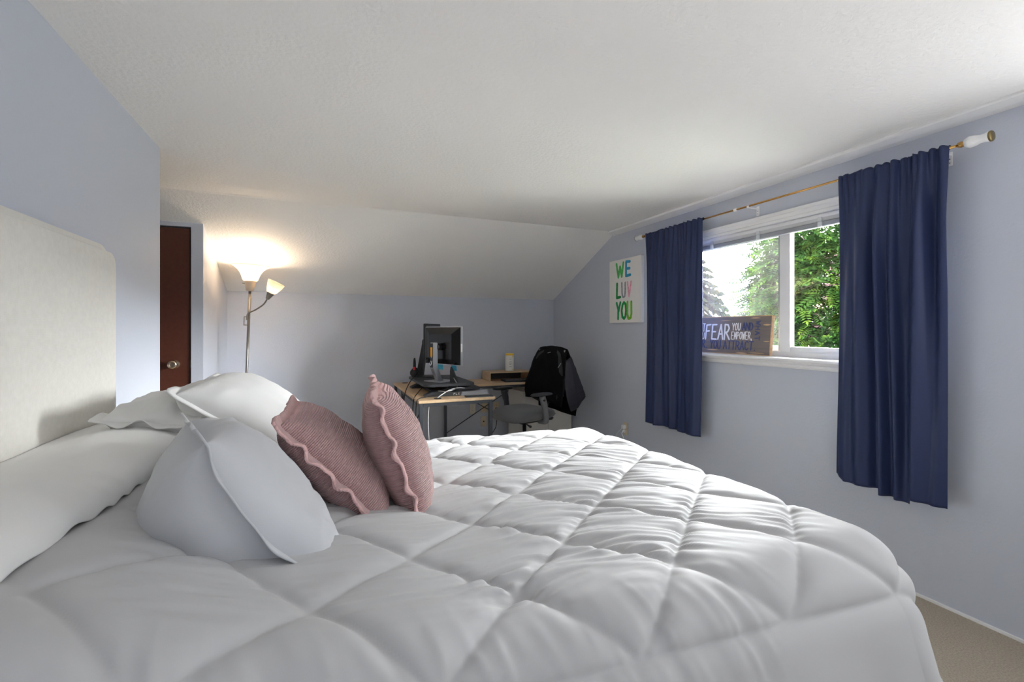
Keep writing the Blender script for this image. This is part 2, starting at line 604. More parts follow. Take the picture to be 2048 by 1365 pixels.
def glass_mat(name, haze, tint):
    m = bpy.data.materials.new(name)
    m.use_nodes = True
    nt = m.node_tree
    nt.nodes.clear()
    out = nt.nodes.new('ShaderNodeOutputMaterial')
    tr = nt.nodes.new('ShaderNodeBsdfTransparent')
    tr.inputs['Color'].default_value = (0.97, 0.98, 0.98, 1)
    gl = nt.nodes.new('ShaderNodeBsdfGlossy')
    gl.inputs['Roughness'].default_value = 0.02
    fr = nt.nodes.new('ShaderNodeFresnel')
    fr.inputs['IOR'].default_value = 1.35
    mx = nt.nodes.new('ShaderNodeMixShader')
    nt.links.new(fr.outputs[0], mx.inputs[0])
    nt.links.new(tr.outputs[0], mx.inputs[1])
    nt.links.new(gl.outputs[0], mx.inputs[2])
    cur = mx.outputs[0]
    if haze:
        # hazy pane: streaky film paints smudges plus haze from screen and reflection
        tc = nt.nodes.new('ShaderNodeTexCoord')
        mp = nt.nodes.new('ShaderNodeMapping')
        mp.inputs['Scale'].default_value = (1, 14, 5)
        n = nt.nodes.new('ShaderNodeTexNoise')
        n.inputs['Scale'].default_value = 1.0
        n.inputs['Detail'].default_value = 4
        r = nt.nodes.new('ShaderNodeValToRGB')
        r.color_ramp.elements[0].position = 0.35
        r.color_ramp.elements[0].color = (haze * .6,) * 3 + (1,)
        r.color_ramp.elements[1].position = 0.75
        r.color_ramp.elements[1].color = (haze * 1.6,) * 3 + (1,)
        nt.links.new(tc.outputs['Object'], mp.inputs['Vector'])
        nt.links.new(mp.outputs['Vector'], n.inputs['Vector'])
        nt.links.new(n.outputs['Fac'], r.inputs['Fac'])
        tl = nt.nodes.new('ShaderNodeBsdfTranslucent')
        tl.inputs['Color'].default_value = tint
        m2 = nt.nodes.new('ShaderNodeMixShader')
        nt.links.new(r.outputs['Color'], m2.inputs[0])
        nt.links.new(cur, m2.inputs[1])
        nt.links.new(tl.outputs[0], m2.inputs[2])
        cur = m2.outputs[0]
    nt.links.new(cur, out.inputs['Surface'])
    return m


M_glass = glass_mat('window_glass', 0.0, (1, 1, 1, 1))
M_glass_hazy = glass_mat('hazy_window_glass', 0.003, (0.5, 0.44, 0.5, 1))
wbox('pane', (XR + .095, OY0 + .06, OZ0 + .075), (XR + .099, MULL - .035, OZ1 - .08), M_glass, 0)
wbox('pane', (XR + .131, MULL + .075, OZ0 + .075), (XR + .135, OY1 - .06, OZ1 - .08), M_glass_hazy, 0)

# raised blind
bl = thing('window_blind', 'raised white mini blind bunched at the top of the window', 'blind', (XR + .04, 2.1, 1.86))
box('head_rail', (-.018, -.77, .024), (.018, .77, .048), M_trim, bl, bevel=.002)
for k in range(6):
    o = box('slat', (-.014, -.765, .006 + k * .003), (.014, .765, .0078 + k * .003), M_trim, bl)
M_rail = mat('grey_blind_rail', (150, 153, 158), 0.45)
box('bottom_rail', (-.016, -.77, -.022), (.016, .77, .004), M_rail, bl, bevel=.003)
M_clear = mat('clear_plastic', (214, 218, 220), 0.15)
for yy in (-.36, .04, .42):
    bm = bmesh.new()
    add_box(bm, (-.021, yy - .012, -.026), (-.015, yy + .012, .03))
    add_box(bm, (-.026, yy - .014, .004), (-.015, yy + .014, .01))
    bm_obj('clip', bm, M_clear, bl, bevel=.001)
for yy in (-.36, .42):
    tube('lift_cord', [(-.02, yy + .004, .02), (-.022, yy + .004, -.02)], .0012, M_trim, bl, 6)

# ================================================================== OUTSIDE
M_grass = mat('lawn', (26, 28, 21), 0.9, mottle=(2, .3), bump=(20, .5, .05))
gr = box('ground_outside', (XR + 1.0, -40, -3.4), (160, 120, -3.2), M_grass)
struct(gr, 'green ground outside the window', 'ground')

# distant hills
nx, ny = 60, 24
X, Y = np.meshgrid(np.linspace(-60, 110, nx), np.linspace(0, 30, ny), indexing='ij')
H = 12.0 * np.sin(np.pi * Y / 30) * (1 + .5 * fbm(X / 22, Y / 40, 3)) + 1.2 * fbm(X / 5, Y / 5, 5) * np.sin(np.pi * Y / 30)
V = np.stack([60 + Y, X, -3.3 + H], -1).reshape(-1, 3)
M_hill = mat('hazy_hill', (10, 8, 9), 0.95, mottle=(.25, .2))
hl = mesh_obj('hill', V, grid_faces(nx, ny), M_hill, smooth=True)
tag(hl, 'hazy mauve hillside far beyond the left window pane', 'hill')
hl['kind'] = 'structure'


def leaf_mat(name, c1, c2, c3):
    m = bpy.data.materials.new(name)
    m.use_nodes = True
    nt = m.node_tree
    b = nt.nodes['Principled BSDF']
    b.inputs['Roughness'].default_value = 0.9
    b.inputs['Specular IOR Level'].default_value = 0.0
    tc = nt.nodes.new('ShaderNodeTexCoord')
    n = nt.nodes.new('ShaderNodeTexNoise')
    n.inputs['Scale'].default_value = 7
    n.inputs['Detail'].default_value = 5
    r = nt.nodes.new('ShaderNodeValToRGB')
    r.color_ramp.elements[0].position = .33
    r.color_ramp.elements[0].color = lin(c1)
    r.color_ramp.elements[1].position = .68
    r.color_ramp.elements[1].color = lin(c3)
    e = r.color_ramp.elements.new(.5)
    e.color = lin(c2)
    nt.links.new(tc.outputs['Object'], n.inputs['Vector'])
    nt.links.new(n.outputs['Fac'], r.inputs['Fac'])
    nt.links.new(r.outputs['Color'], b.inputs['Base Color'])
    tl = nt.nodes.new('ShaderNodeBsdfTranslucent')
    nt.links.new(r.outputs['Color'], tl.inputs['Color'])
    mx = nt.nodes.new('ShaderNodeMixShader')
    mx.inputs[0].default_value = .35
    nt.links.new(b.outputs[0], mx.inputs[1])
    nt.links.new(tl.outputs[0], mx.inputs[2])
    nt.links.new(mx.outputs[0], nt.nodes['Material Output'].inputs['Surface'])
    return m


M_leaf = leaf_mat('rowan_leaf', (4, 11, 4), (11, 23, 6), (25, 34, 7))
M_bark = mat('rowan_bark', (98, 72, 78), .8, mottle=(30, .3))
M_berry = mat('orange_berry', (34, 10, 4), .4)


def pinnate(rnd):
    """one compound leaf in local coords along +x: list of quads"""
    quads = []
    L = rnd.uniform(.15, .23)
    n = 6
    for i in range(n):
        x = L * (.22 + .78 * i / (n - 1))
        ll = L * .34 * (1 - .25 * abs(i - 2.5) / 2.5)
        wv = ll * .2
        sag = -.25 * (x / L) ** 2 * L
        for sgn in (-1, 1):
            d = Vector((.55, .83 * sgn, -.1)).normalized()
            s2 = Vector((0, 0, 1)).cross(d).normalized()
            b = Vector((x, 0, sag))
            quads.append((b, b + d * ll * .5 + s2 * wv, b + d * ll, b + d * ll * .5 - s2 * wv))
    b = Vector((L, 0, -.25 * L))
    quads.append((b, b + Vector((L * .15, .012, -.01)), b + Vector((L * .32, 0, -.03)), b + Vector((L * .15, -.012, -.01))))
    return quads


def rowan(base, crown_c, crown_r, n_leaf, n_berry):
    root = thing('rowan_tree', 'leafy green tree with orange berry clusters close outside the right pane', 'tree', base)
    base = Vector(base)
    cc = Vector(crown_c)
    rnd = random.Random(3)
    # trunk and limbs
    V, Fc = tube_geo(curve_pts([(0, 0, 0), (.05, .1, 1.2), cc - base - Vector((0, 0, 1.0)), cc - base + Vector((.05, 0, .9))], 6), [.1] * 12 + [.06] * 7, 8)
    tips = []
    allv, allf = [], []
    for i in range(46):
        u = rnd.uniform(-1.1, .8)
        a = rnd.uniform(0, 2 * math.pi)
        s = cc - base + Vector((0, 0, u * crown_r.z * .9))
        rr = math.sqrt(max(.1, 1 - (u * .8) ** 2))
        e = s + Vector((math.cos(a) * crown_r.x * rr * .85, math.sin(a) * crown_r.y * rr * .85, rnd.uniform(.15, .6)))
        mid = s.lerp(e, .5) + Vector((0, 0, -.08))
        v, f = tube_geo([s, mid, e], [.022, .014, .005], 5, len(allv))
        allv += v
        allf += f
        tips += [s.lerp(e, t) for t in (.55, .75, .95, 1.0)]
    b0 = len(V)
    tr = mesh_obj('trunk', V, Fc, M_bark, root, True)
    mesh_obj('branches', allv, allf, M_bark, root, True)
    LV, LF = [], []
    for i in range(n_leaf):
        if i % 3 == 0:
            p = rnd.choice(tips) + Vector((rnd.gauss(0, .1), rnd.gauss(0, .1), rnd.gauss(0, .1)))
        else:
            th, ph = rnd.uniform(0, 2 * math.pi), math.acos(rnd.uniform(-1, 1))
            k = rnd.uniform(.45, 1.0) ** .5
            lump = 1 + .22 * mnoise.noise(Vector((math.cos(th) * math.sin(ph), math.sin(th) * math.sin(ph), math.cos(ph))) * 2.3)
            k *= lump
            p = cc - base + Vector((crown_r.x * k * math.sin(ph) * math.cos(th), crown_r.y * k * math.sin(ph) * math.sin(th), crown_r.z * k * math.cos(ph)))
        outd = (p - (cc - base))
        yaw = math.atan2(outd.y, outd.x) + rnd.gauss(0, .8)
        mxx = Matrix.Translation(p) @ Matrix.Rotation(yaw, 4, 'Z') @ Matrix.Rotation(rnd.gauss(.25, .4), 4, 'Y') @ Matrix.Rotation(rnd.gauss(0, .5), 4, 'X')
        for q in pinnate(rnd):
            b = len(LV)
            LV += [mxx @ v for v in q]
            LF.append((b, b + 1, b + 2, b + 3))
    fo = mesh_obj('foliage', LV, LF, M_leaf, root)
    fo['kind'] = 'stuff'
    # berries in flat clusters
    BV, BF = [], []
    ico = bmesh.new()
    bmesh.ops.create_icosphere(ico, subdivisions=1, radius=.008)
    iv = [v.co.copy() for v in ico.verts]
    for i, v in enumerate(ico.verts):
        v.index = i
    iff = [[v.index for v in f.verts] for f in ico.faces]
    ico.free()
    for c in range(n_berry):
        th = rnd.uniform(math.pi * .6, math.pi * 1.6)
        ph = math.acos(rnd.uniform(-.6, .8))
        p = cc - base + Vector((crown_r.x * math.sin(ph) * math.cos(th), crown_r.y * math.sin(ph) * math.sin(th), crown_r.z * math.cos(ph))) * rnd.uniform(.85, 1.0)
        for k in range(16):
            o = p + Vector((rnd.gauss(0, .024), rnd.gauss(0, .024), rnd.gauss(0, .009)))
            b = len(BV)
            BV += [o + v for v in iv]
            BF += [tuple(b + i for i in f) for f in iff]
    bo = mesh_obj('berries', BV, BF, M_berry, root, True)
    bo['kind'] = 'stuff'
    return root


rowan((5.6, 3.2, -3.2), (5.5, 3.2, 1.05), Vector((1.1, 1.2, 1.8)), 15000, 60)


def spruce(base, h, r, label, seed, mleaf, n=26):
    root = thing('spruce_tree', label, 'tree', base)
    rnd = random.Random(seed)
    tube('trunk', [(0, 0, 0), (0, 0, h * .5), (0, 0, h)], [.18, .1, .02], M_bark, root, 8)
    V, Fc = [], []
    for i in range(n):
        f = i / (n - 1)
        z = h * (.18 + .8 * f)
        rr = r * (1 - f) ** .8 + .15
        for k in range(9):
            a = rnd.uniform(0, 2 * math.pi)
            L = rr * rnd.uniform(.7, 1.1)
            d = Vector((math.cos(a), math.sin(a), 0))
            s = d.cross(Vector((0, 0, 1)))
            m_ = 8
            for j in range(m_):
                t = (j + .5) / m_
                c = d * (L * t) + Vector((0, 0, z - .35 * L * t * t + .1 * L * t))
                ln = .5 * rr * (1 - t * .55) + .1
                for sg in (-1, 1):
                    e = c + s * sg * ln * .55 + d * ln * .3 + Vector((0, 0, -ln * rnd.uniform(.25, .6)))
                    b = len(V)
                    V += [c - d * .05, e + Vector((0, 0, -.04)), e + d * .06, c + d * .07 + Vector((0, 0, .02))]
                    Fc.append((b, b + 1, b + 2, b + 3))
    o = mesh_obj('foliage', V, Fc, mleaf, root)
    o['kind'] = 'stuff'
    return root


M_spr = leaf_mat('spruce_needles', (7, 10, 8), (10, 13, 9), (18, 16, 11))
M_spr2 = leaf_mat('shrub_leaves', (5, 10, 3), (9, 14, 5), (17, 20, 7))
spruce((12.0, 12.6, -3.2), 7.6, 2.6, 'pale spruce tree beside the left curtain, seen through the hazy pane', 11, M_spr)
spruce((19.5, 16.6, -3.2), 4.6, 2.6, 'lower green conifer rising behind the wooden sign, seen through the hazy pane', 12, M_spr2)

# ================================================================== BED
bed = thing('bed', 'queen bed with a tall cream upholstered headboard', 'bed', (0.3, 1.34, 0))
bo = Vector(bed.location)


def rrect(w0, w1, h0, h1, r, n=8, bottom=False):
    pts = []
    for (cx, cy, a0) in ((w1 - r, h1 - r, 0), (w0 + r, h1 - r, 90)):
        for i in range(n + 1):
            a = R(a0 + 90 * i / n)
            pts.append((cx + r * math.cos(a), cy + r * math.sin(a)))
    pts += [(w0, h0), (w1, h0)]
    return pts


hb = prism('headboard', [(y - bo.y, z) for y, z in rrect(0.50, 2.075, 0.02, 1.545, .075)], 'X', XL + .004 - bo.x, -.672 - bo.x, M_linen, bed)
bmx = bmesh.new()
bmx.from_mesh(hb.data)
bmesh.ops.bevel(bmx, geom=[e for e in bmx.edges if abs(e.verts[0].co.x - e.verts[1].co.x) < 1e-5 and e.verts[0].co.x > -.672 - bo.x - .001], offset=.028, segments=5, affect='EDGES')
bmx.to_mesh(hb.data)
bmx.free()
shade_auto(hb, 50)
box('mattress', (-.66 - bo.x, .66 - bo.y, .36), (1.27 - bo.x, 2.05 - bo.y, .68), M_mattress, bed, bevel=.05, seg=4)
box('base', (-.66 - bo.x, .68 - bo.y, .10), (1.25 - bo.x, 2.03 - bo.y, .36), mat('bed_base_fabric', (120, 118, 116), .9), bed, bevel=.01)
for (x, y) in ((-.58, .74), (-.58, 1.97), (1.18, .74), (1.18, 1.97)):
    box('leg', (x - bo.x - .03, y - bo.y - .03, 0), (x - bo.x + .03, y - bo.y + .03, .10), M_black, bed)


# comforter: fabric sheet in (u, v) laid over the bed, quilted
def crease_x(y):
    return -.375 + .02 * np.sin(y * 5.0) + .03 * fbm(y * 3, y * 0 + 2.0, 8)


def base_z(x, y):
    z = .745 + .045 * sstep(.35, -.02, x) + .105 * sstep(.02, -.40, x)
    # gentle crown
    z += .012 * np.sin(np.clip((x + .3) / 1.6, 0, 1) * math.pi) * np.sin(np.clip((y - .6) / 1.5, 0, 1) * math.pi)
    return z


UE, VE0, VE1 = 1.19, .755, 1.975      # where the top starts to roll over
RF, RN = .15, .13
u = np.concatenate([np.arange(-.668, 1.78, .0046)])
v = np.concatenate([np.arange(.16, 2.56, .0046)])
U, W = np.meshgrid(u, v, indexing='ij')


def quilt(U, W):
    rot = R(-2.7)
    x0, y0 = .334, .785
    dx, dy = U - x0, W - y0
    xr = dx * math.cos(rot) + dy * math.sin(rot)
    yr = -dx * math.sin(rot) + dy * math.cos(rot)
    a = xr / .352 + yr / .320
    b = xr / .352 - yr / .320
    fa = np.abs(a - np.round(a))
    fb = np.abs(b - np.round(b))
    # distance to nearest seam in metres
    k = 1 / math.hypot(1 / .352, 1 / .320)
    da, db = fa * k, fb * k
    # border beyond the last rows
    vb, ub = yr + .160, xr - 1.056
    vt = 1.44 - yr
    inb = (vb < 0) | (ub > 0) | (vt < 0)
    dborder = np.minimum(np.minimum(np.abs(vb), np.abs(ub)), np.abs(vt))
    d1 = np.where(inb, 1.0, np.minimum(da, db))
    d = np.minimum(d1, dborder)
    return xr, yr, a, b, d, inb, np.where(inb, 1.0, da), np.where(inb, 1.0, db), dborder


xr, yr, qa, qb, dseam, inb, da, db, dbo = quilt(U, W)
CR = crease_x(np.clip(W, .755, 1.975))
mound = sstep(CR + .05, CR - .02, U)
full = .115


def puffprof(d, wid):
    t = np.clip(d / wid, 0, 1)
    return np.clip(t * (2 - t), 0, 1) ** .62


puff = (.011 * puffprof(da, .035) * puffprof(db, .035) + .009 * puffprof(da, .11) * puffprof(db, .11)) * puffprof(dbo, .05)
puff = np.where(inb, .018 * puffprof(dbo, .05), puff)
puff = puff * (1 - mound) + .012 * mound
# puckers: fine gathers that turn from lengthwise to diagonal towards the foot, strongest near the seams
wx = xr + .018 * fbm(U * 5, W * 5, 21, 3)
wy = yr + .018 * fbm(U * 5 + 9, W * 5, 22, 3)
thw = R(6) - R(34) * sstep(.15, .95, U)
q1 = -np.sin(thw) * (wx - .3) + np.cos(thw) * wy
g1 = fbm(wx * 4.0 + 3, q1 * 44, 31, 2)
g1b = fbm(wx * 7.0 + 1, q1 * 85, 34, 2)
g2 = fbm((wx + wy * .35) * 22, wy * 4.0, 32, 2)
region = sstep(-.3, .25, fbm(U * 3.1 + 4, W * 3.1, 33, 2)) * .8 + .3
top = sstep(.70, .82, W) * sstep(-.36, -.12, U)
near = np.exp(-np.minimum(da, db) / .045) * .8 + .35
amp1 = .0115 * (1 + .6 * sstep(.7, .25, U)) * region * near * top * (1 - mound)
amp2 = .0075 * (1 - sstep(.66, .78, W)) * sstep(.36, .70, W) * (1 - mound) * (np.exp(-dbo / .06) + .3) * sstep(-.2, .3, fbm(U * 3.3, W * 2, 36, 2))
r1 = (1 - np.abs(g1)) ** 2 - .5 + .5 * ((1 - np.abs(g1b)) ** 2 - .5)
r2 = (1 - np.abs(g2)) ** 2 - .5
wr_ = amp1 * r1 * 1.4 + amp2 * r2 * 1.2 + .006 * fbm(U * 5, W * 7, 41, 3) * (1 - mound)
wr_ += .010 * mound * fbm(U * 5, W * 2.6, 44, 3)
seam_soft = np.clip(dseam / .012, 0, 1)
disp = puff + wr_ * (.35 + .65 * seam_soft)
for _ in range(1):
    dp = np.pad(disp, 1, mode='edge')
    disp = (dp[1:-1, 1:-1] * 4 + 2 * (dp[:-2, 1:-1] + dp[2:, 1:-1] + dp[1:-1, :-2] + dp[1:-1, 2:]) + dp[:-2, :-2] + dp[2:, 2:] + dp[:-2, 2:] + dp[2:, :-2]) / 16
ridge = 0


def place(U, W, disp):
    """lay fabric coordinates over the bed and lift them by disp along the surface normal"""
    du = np.clip(U - UE, 0, None)
    dn = np.clip(VE0 - W, 0, None)
    df = np.clip(W - VE1, 0, None)
    dv = np.maximum(dn, df)
    s = np.hypot(du, dv)
    s_ = np.where(s > 1e-6, s, 1)
    nxv, nyv = du / s_, np.where(dn > 0, -dn, df) / s_
    RR = RN + (RF - RN) * nxv
    ae = math.pi / 2 * .86
    ang = np.clip(s / RR, 0, ae)
    over = np.clip(s - RR * ae, 0, None)
    hor = RR * np.sin(ang) + over * math.cos(ae)
    ver = RR * (1 - np.cos(ang)) + over * math.sin(ae)
    # flowing folds on the hang
    along = np.where(dv > du, U, W)
    hang = sstep(.12, .5, s)
    hor = hor + hang * (.018 * np.sin(along * 16 + 1.0) + .02 * fbm(along * 5, s * 3, 51, 2))
    Xp = np.minimum(U, UE) + nxv * hor
    Yp = np.clip(W, VE0, VE1) + nyv * hor
    Zp = base_z(np.minimum(U, UE), np.clip(W, VE0, VE1)) - ver
    Zp = np.maximum(Zp, .05 + .01 * np.sin(U * 9))
    P = np.stack([Xp, Yp, Zp], -1)
    N = np.cross(np.gradient(P, axis=0), np.gradient(P, axis=1))
    N /= np.linalg.norm(N, axis=-1, keepdims=True) + 1e-12
    return P + N * disp[..., None]


P = place(U, W, disp)
cf = mesh_obj('comforter', P.reshape(-1, 3), grid_faces(len(u), len(v)), M_comf, smooth=True)
# thick turned-back top lying along the headboard, with a rounded lip
tm = np.linspace(0, 1, 70)
vm = np.arange(.16, 2.56, .009)
TM, WM = np.meshgrid(tm[::-1], vm, indexing='ij')
CM = crease_x(np.clip(WM, VE0, VE1))
dm = (CM + .668) * TM ** 1.8
hm = .016 + .066 * np.sqrt(np.clip(np.clip(dm / .15, 0, 1) * (2 - np.clip(dm / .15, 0, 1)), 0, 1)) - .03 * sstep(.15, .30, dm)
lip = .004 * np.sin(WM * 60 + 3 * np.sin(WM * 11)) * np.exp(-dm / .05)
hm = hm + .010 * fbm(dm * 7, WM * 3.0, 44, 3) + lip
tb = mesh_obj('turned_back_top', place(CM - dm, WM, hm).reshape(-1, 3), grid_faces(len(tm), len(vm)),
              mat('comforter_lit_fabric', (226, 226, 225), 0.65, bump=(900, 0.06, 0.001, 2), sheen=0.1, spec=0.2), cf, smooth=True)  # light falling on the mound is put into this whiter colour
tb['label'] = 'smooth whiter top of the comforter by the headboard'
md = tb.modifiers.new('thickness', 'SOLIDIFY')
md.thickness = .014
md.offset = -1
md = cf.modifiers.new('thickness', 'SOLIDIFY')
md.thickness = .012
md.offset = -1
tag(cf, 'light grey diamond quilted comforter spread over the bed', 'comforter')
COMF = dict(u=u, v=v)


# ------------------------------------------------------------------ pillows
def pillow(name, label, cat, C, e1, e2, a, b, T, m, flange=.0, mfl=None, wave=(0, 30), seed=1, wrinkle=.006,
           pinch=.07, group=None, flpart='flange', power=.42, sag=0.0, n=54, scallop=0.0, bow=0.0, back=.92):
    """cushion with half sizes a (along e1) and b (along e2), half thickness T along e1 x e2"""
    e1 = Vector(e1).normalized()
    e2 = Vector(e2)
    e2 = (e2 - e1 * e2.dot(e1)).normalized()
    nn = e1.cross(e2)
    root = thing(name, label, cat, C, group=group)
    mx3 = Matrix((e1, e2, nn)).transposed()
    root.rotation_euler = mx3.to_euler()
    t = np.linspace(-1, 1, n)
    t = np.sign(t) * (1 - (1 - np.abs(t)) ** 1.5)
    uu, vv = np.meshgrid(t, t, indexing='ij')
    prof = (np.clip(1 - uu ** 2, 0, 1) * np.clip(1 - vv ** 2, 0, 1)) ** power
    ox = a * uu * (1 - pinch * (1 - vv ** 2))
    oy = b * vv * (1 - pinch * (1 - uu ** 2))
    wrk = fbm(ox * 7 + seed, oy * 16, seed, 3) * wrinkle * 1.0
    wrk2 = (1 - np.abs(fbm(ox * 10, oy * 5 + seed, seed + 9, 2))) ** 3 * wrinkle
    edgef = np.clip(prof * 2.2, 0, 1)
    # radial creases towards corners
    zz = T * prof
    bend = sag * (uu ** 2) * b
    topz = zz + (wrk + wrk2) * edgef
    midz = -bow * (1 - vv ** 2)
    topz = topz + midz
    botz = midz - zz * back - (np.roll(wrk, 7, 0) + wrk2.T) * edgef
    Vt = np.stack([ox, oy - bend, topz], -1).reshape(-1, 3)
    Vb = np.stack([ox, oy - bend, botz], -1).reshape(-1, 3)
    f1 = grid_faces(n, n)
    f2 = grid_faces(n, n, n * n)[:, ::-1]
    V = np.concatenate([Vt, Vb])
    F = np.concatenate([f1, f2])
    o = mesh_obj('body', V, F, m, root, smooth=True)
    bmm = bmesh.new()
    bmm.from_mesh(o.data)
    bmesh.ops.remove_doubles(bmm, verts=bmm.verts, dist=1e-5)
    bmm.to_mesh(o.data)
    bmm.free()
    o.data.polygons.foreach_set('use_smooth', [True] * len(o.data.polygons))
    if flange > 0:
        # closed ring around the rim, waving up and down
        ring = [(-1 + 2 * i / 60, -1) for i in range(60)] + [(1, -1 + 2 * i / 60) for i in range(60)] + \
               [(1 - 2 * i / 60, 1) for i in range(60)] + [(-1, 1 - 2 * i / 60) for i in range(60)]
        k = len(ring)
        rnd = random.Random(seed)
        V, Fc = [], []
        steps = 5
        ph = rnd.uniform(0, 6)
        per = 0.0
        for i, (x, y) in enumerate(ring):
            bx = a * x * (1 - pinch * (1 - y * y))
            by = b * y * (1 - pinch * (1 - x * x)) - sag * x * x * b
            d = Vector((0, 0, 0))
            if abs(x) > .985:
                d.x += math.copysign(1, x)
            if abs(y) > .985:
                d.y += math.copysign(1, y)
            d.normalize()
            sarc = i / k * (4 * (a + b))
            wv = wave[0] * (math.sin(sarc * wave[1] + ph) + .5 * math.sin(sarc * wave[1] * 1.7 + 1))
            fl = flange * (1 + scallop * math.sin(sarc * wave[1] * .5 + 2))
            for j in range(steps):
                f = j / (steps - 1)
                V.append(Vector((bx, by, 0)) + d * (fl * f - .012 * (1 - f)) + Vector((0, 0, wv * f ** 1.2 - bow * (1 - y * y))))
        for i in range(k):
            for j in range(steps - 1):
                i2 = (i + 1) % k
                Fc.append((i * steps + j, i2 * steps + j, i2 * steps + j + 1, i * steps + j + 1))
        fo = mesh_obj(flpart, V, Fc, mfl or m, root, smooth=True)
        sm = fo.modifiers.new('thickness', 'SOLIDIFY')
        sm.thickness = .008 if 'ruffle' in flpart else .0035
        sm.offset = 0
    return root


pillow('bed_pillow', 'large light grey flanged pillow leaning nearest the camera', 'pillow',
       (-.14, 1.19, .88), (-.26, .95, -.08), (-.6, 0, .8), .25, .19, .125, M_pillow_grey, flange=.028, wave=(.003, 34), seed=4, bow=.035, back=1.5,
       group='pillows on the bed', wrinkle=.011, pinch=.05)
pillow('bed_pillow', 'plump white pillow leaning at the far side of the bed', 'pillow',
       (-.20, 1.86, .93), (.05, 1, 0), (-.8, 0, .6), .27, .22, .12, M_pillow_white, flange=.028, wave=(.003, 34), seed=9,
       group='pillows on the bed', pinch=.05)
pillow('bed_pillow', 'crumpled white pillow lying between the headboard and the upright pillows', 'pillow',
       (-.42, 1.80, .985), (.1, 1, .02), (-1, .1, .12), .20, .13, .05, M_pillow_white, flange=.024, wave=(.010, 40), seed=14,
       group='pillows on the bed', wrinkle=.016, pinch=.03)
pillow('throw_cushion', 'dusty pink ribbed cushion with ruffled edge beside the large grey pillow', 'cushion',
       (.04, 1.37, .89), (.05, 1, .01), (-.66, 0, .75), .185, .185, .085, M_pink, flange=.022, mfl=M_pink_trim, wave=(.007, 75), seed=21,
       group='pink throw cushions', flpart='ruffle', pinch=.06)
pillow('throw_cushion', 'dusty pink ribbed cushion with ruffled edge, the more upright one nearer the window', 'cushion',
       (.205, 1.385, .905), (.09, 1, .02), (-.33, 0, .94), .185, .185, .085, M_pink, flange=.022, mfl=M_pink_trim, wave=(.007, 75), seed=27,
       group='pink throw cushions', flpart='ruffle', pinch=.06)

# ================================================================== CURTAINS AND ROD
XROD, ZROD = 2.505, 2.035
rod = thing('curtain_rod', 'thin brass curtain rod with white turned finials above the window', 'curtain rod', (XROD, 2.1, ZROD))
tube('rod', [(0, 1.05, 0), (0, 0, 0), (0, -1.03, 0)], .006, M_brass, rod, 12)
for sgn in (1, -1):
    y0 = 1.05 if sgn > 0 else -1.03
    mxr = Matrix.Translation((0, y0, 0)) @ Matrix.Rotation(R(-90 * sgn), 4, 'X')
    lathe('ferrule', [(.004, -.012), (.011, -.01), (.013, 0), (.011, .008), (.008, .012)], M_brass, rod, mx=mxr, n=20)
    fi = lathe('finial', [(.006, .010), (.018, .014), (.0235, .028), (.022, .045), (.0165, .062), (.018, .078), (.021, .088), (.020, .092)], M_white_pl, rod, mx=mxr, n=24)
    lathe('finial_cap', [(.005, .090), (.0215, .091), (.022, .097), (.019, .100), (.003, .1005)], M_nickel if sgn > 0 else mat('aged_brass', (150, 132, 92), .35, 1.0), rod, mx=mxr, n=24)
for yy in (.98, .02, -.955):
    bm = bmesh.new()
    add_box(bm, (XR - XROD - .003, yy - .010, -.055), (XR - XROD, yy + .010, .006))
    add_box(bm, (-.006, yy - .008, -.012), (XR - XROD, yy + .008, -.008))
    add_box(bm, (-.008, yy - .008, -.012), (-.005, yy + .008, .002))
    br = bm_obj('bracket', bm, M_white_pl, rod, bevel=.001)
    for zz in (-.025, -.042):
        mxs = Matrix.Translation((XR - XROD - .003, yy, zz)) @ Matrix.Rotation(R(-90), 4, 'Y')
        sc_ = lathe('screw', [(.0005, 0), (.003, 0), (.002, .0012), (.0004, .0014)], M_nickel, br, n=10, mx=mxs)
for yy in (.12, -.93):
    lathe('collar', [(.004, -.013), (.009, -.010), (.010, 0), (.009, .010), (.004, .013)], M_white_pl, rod, n=16,
          mx=Matrix.Translation((0, yy, 0)) @ Matrix.Rotation(R(90), 4, 'X'))


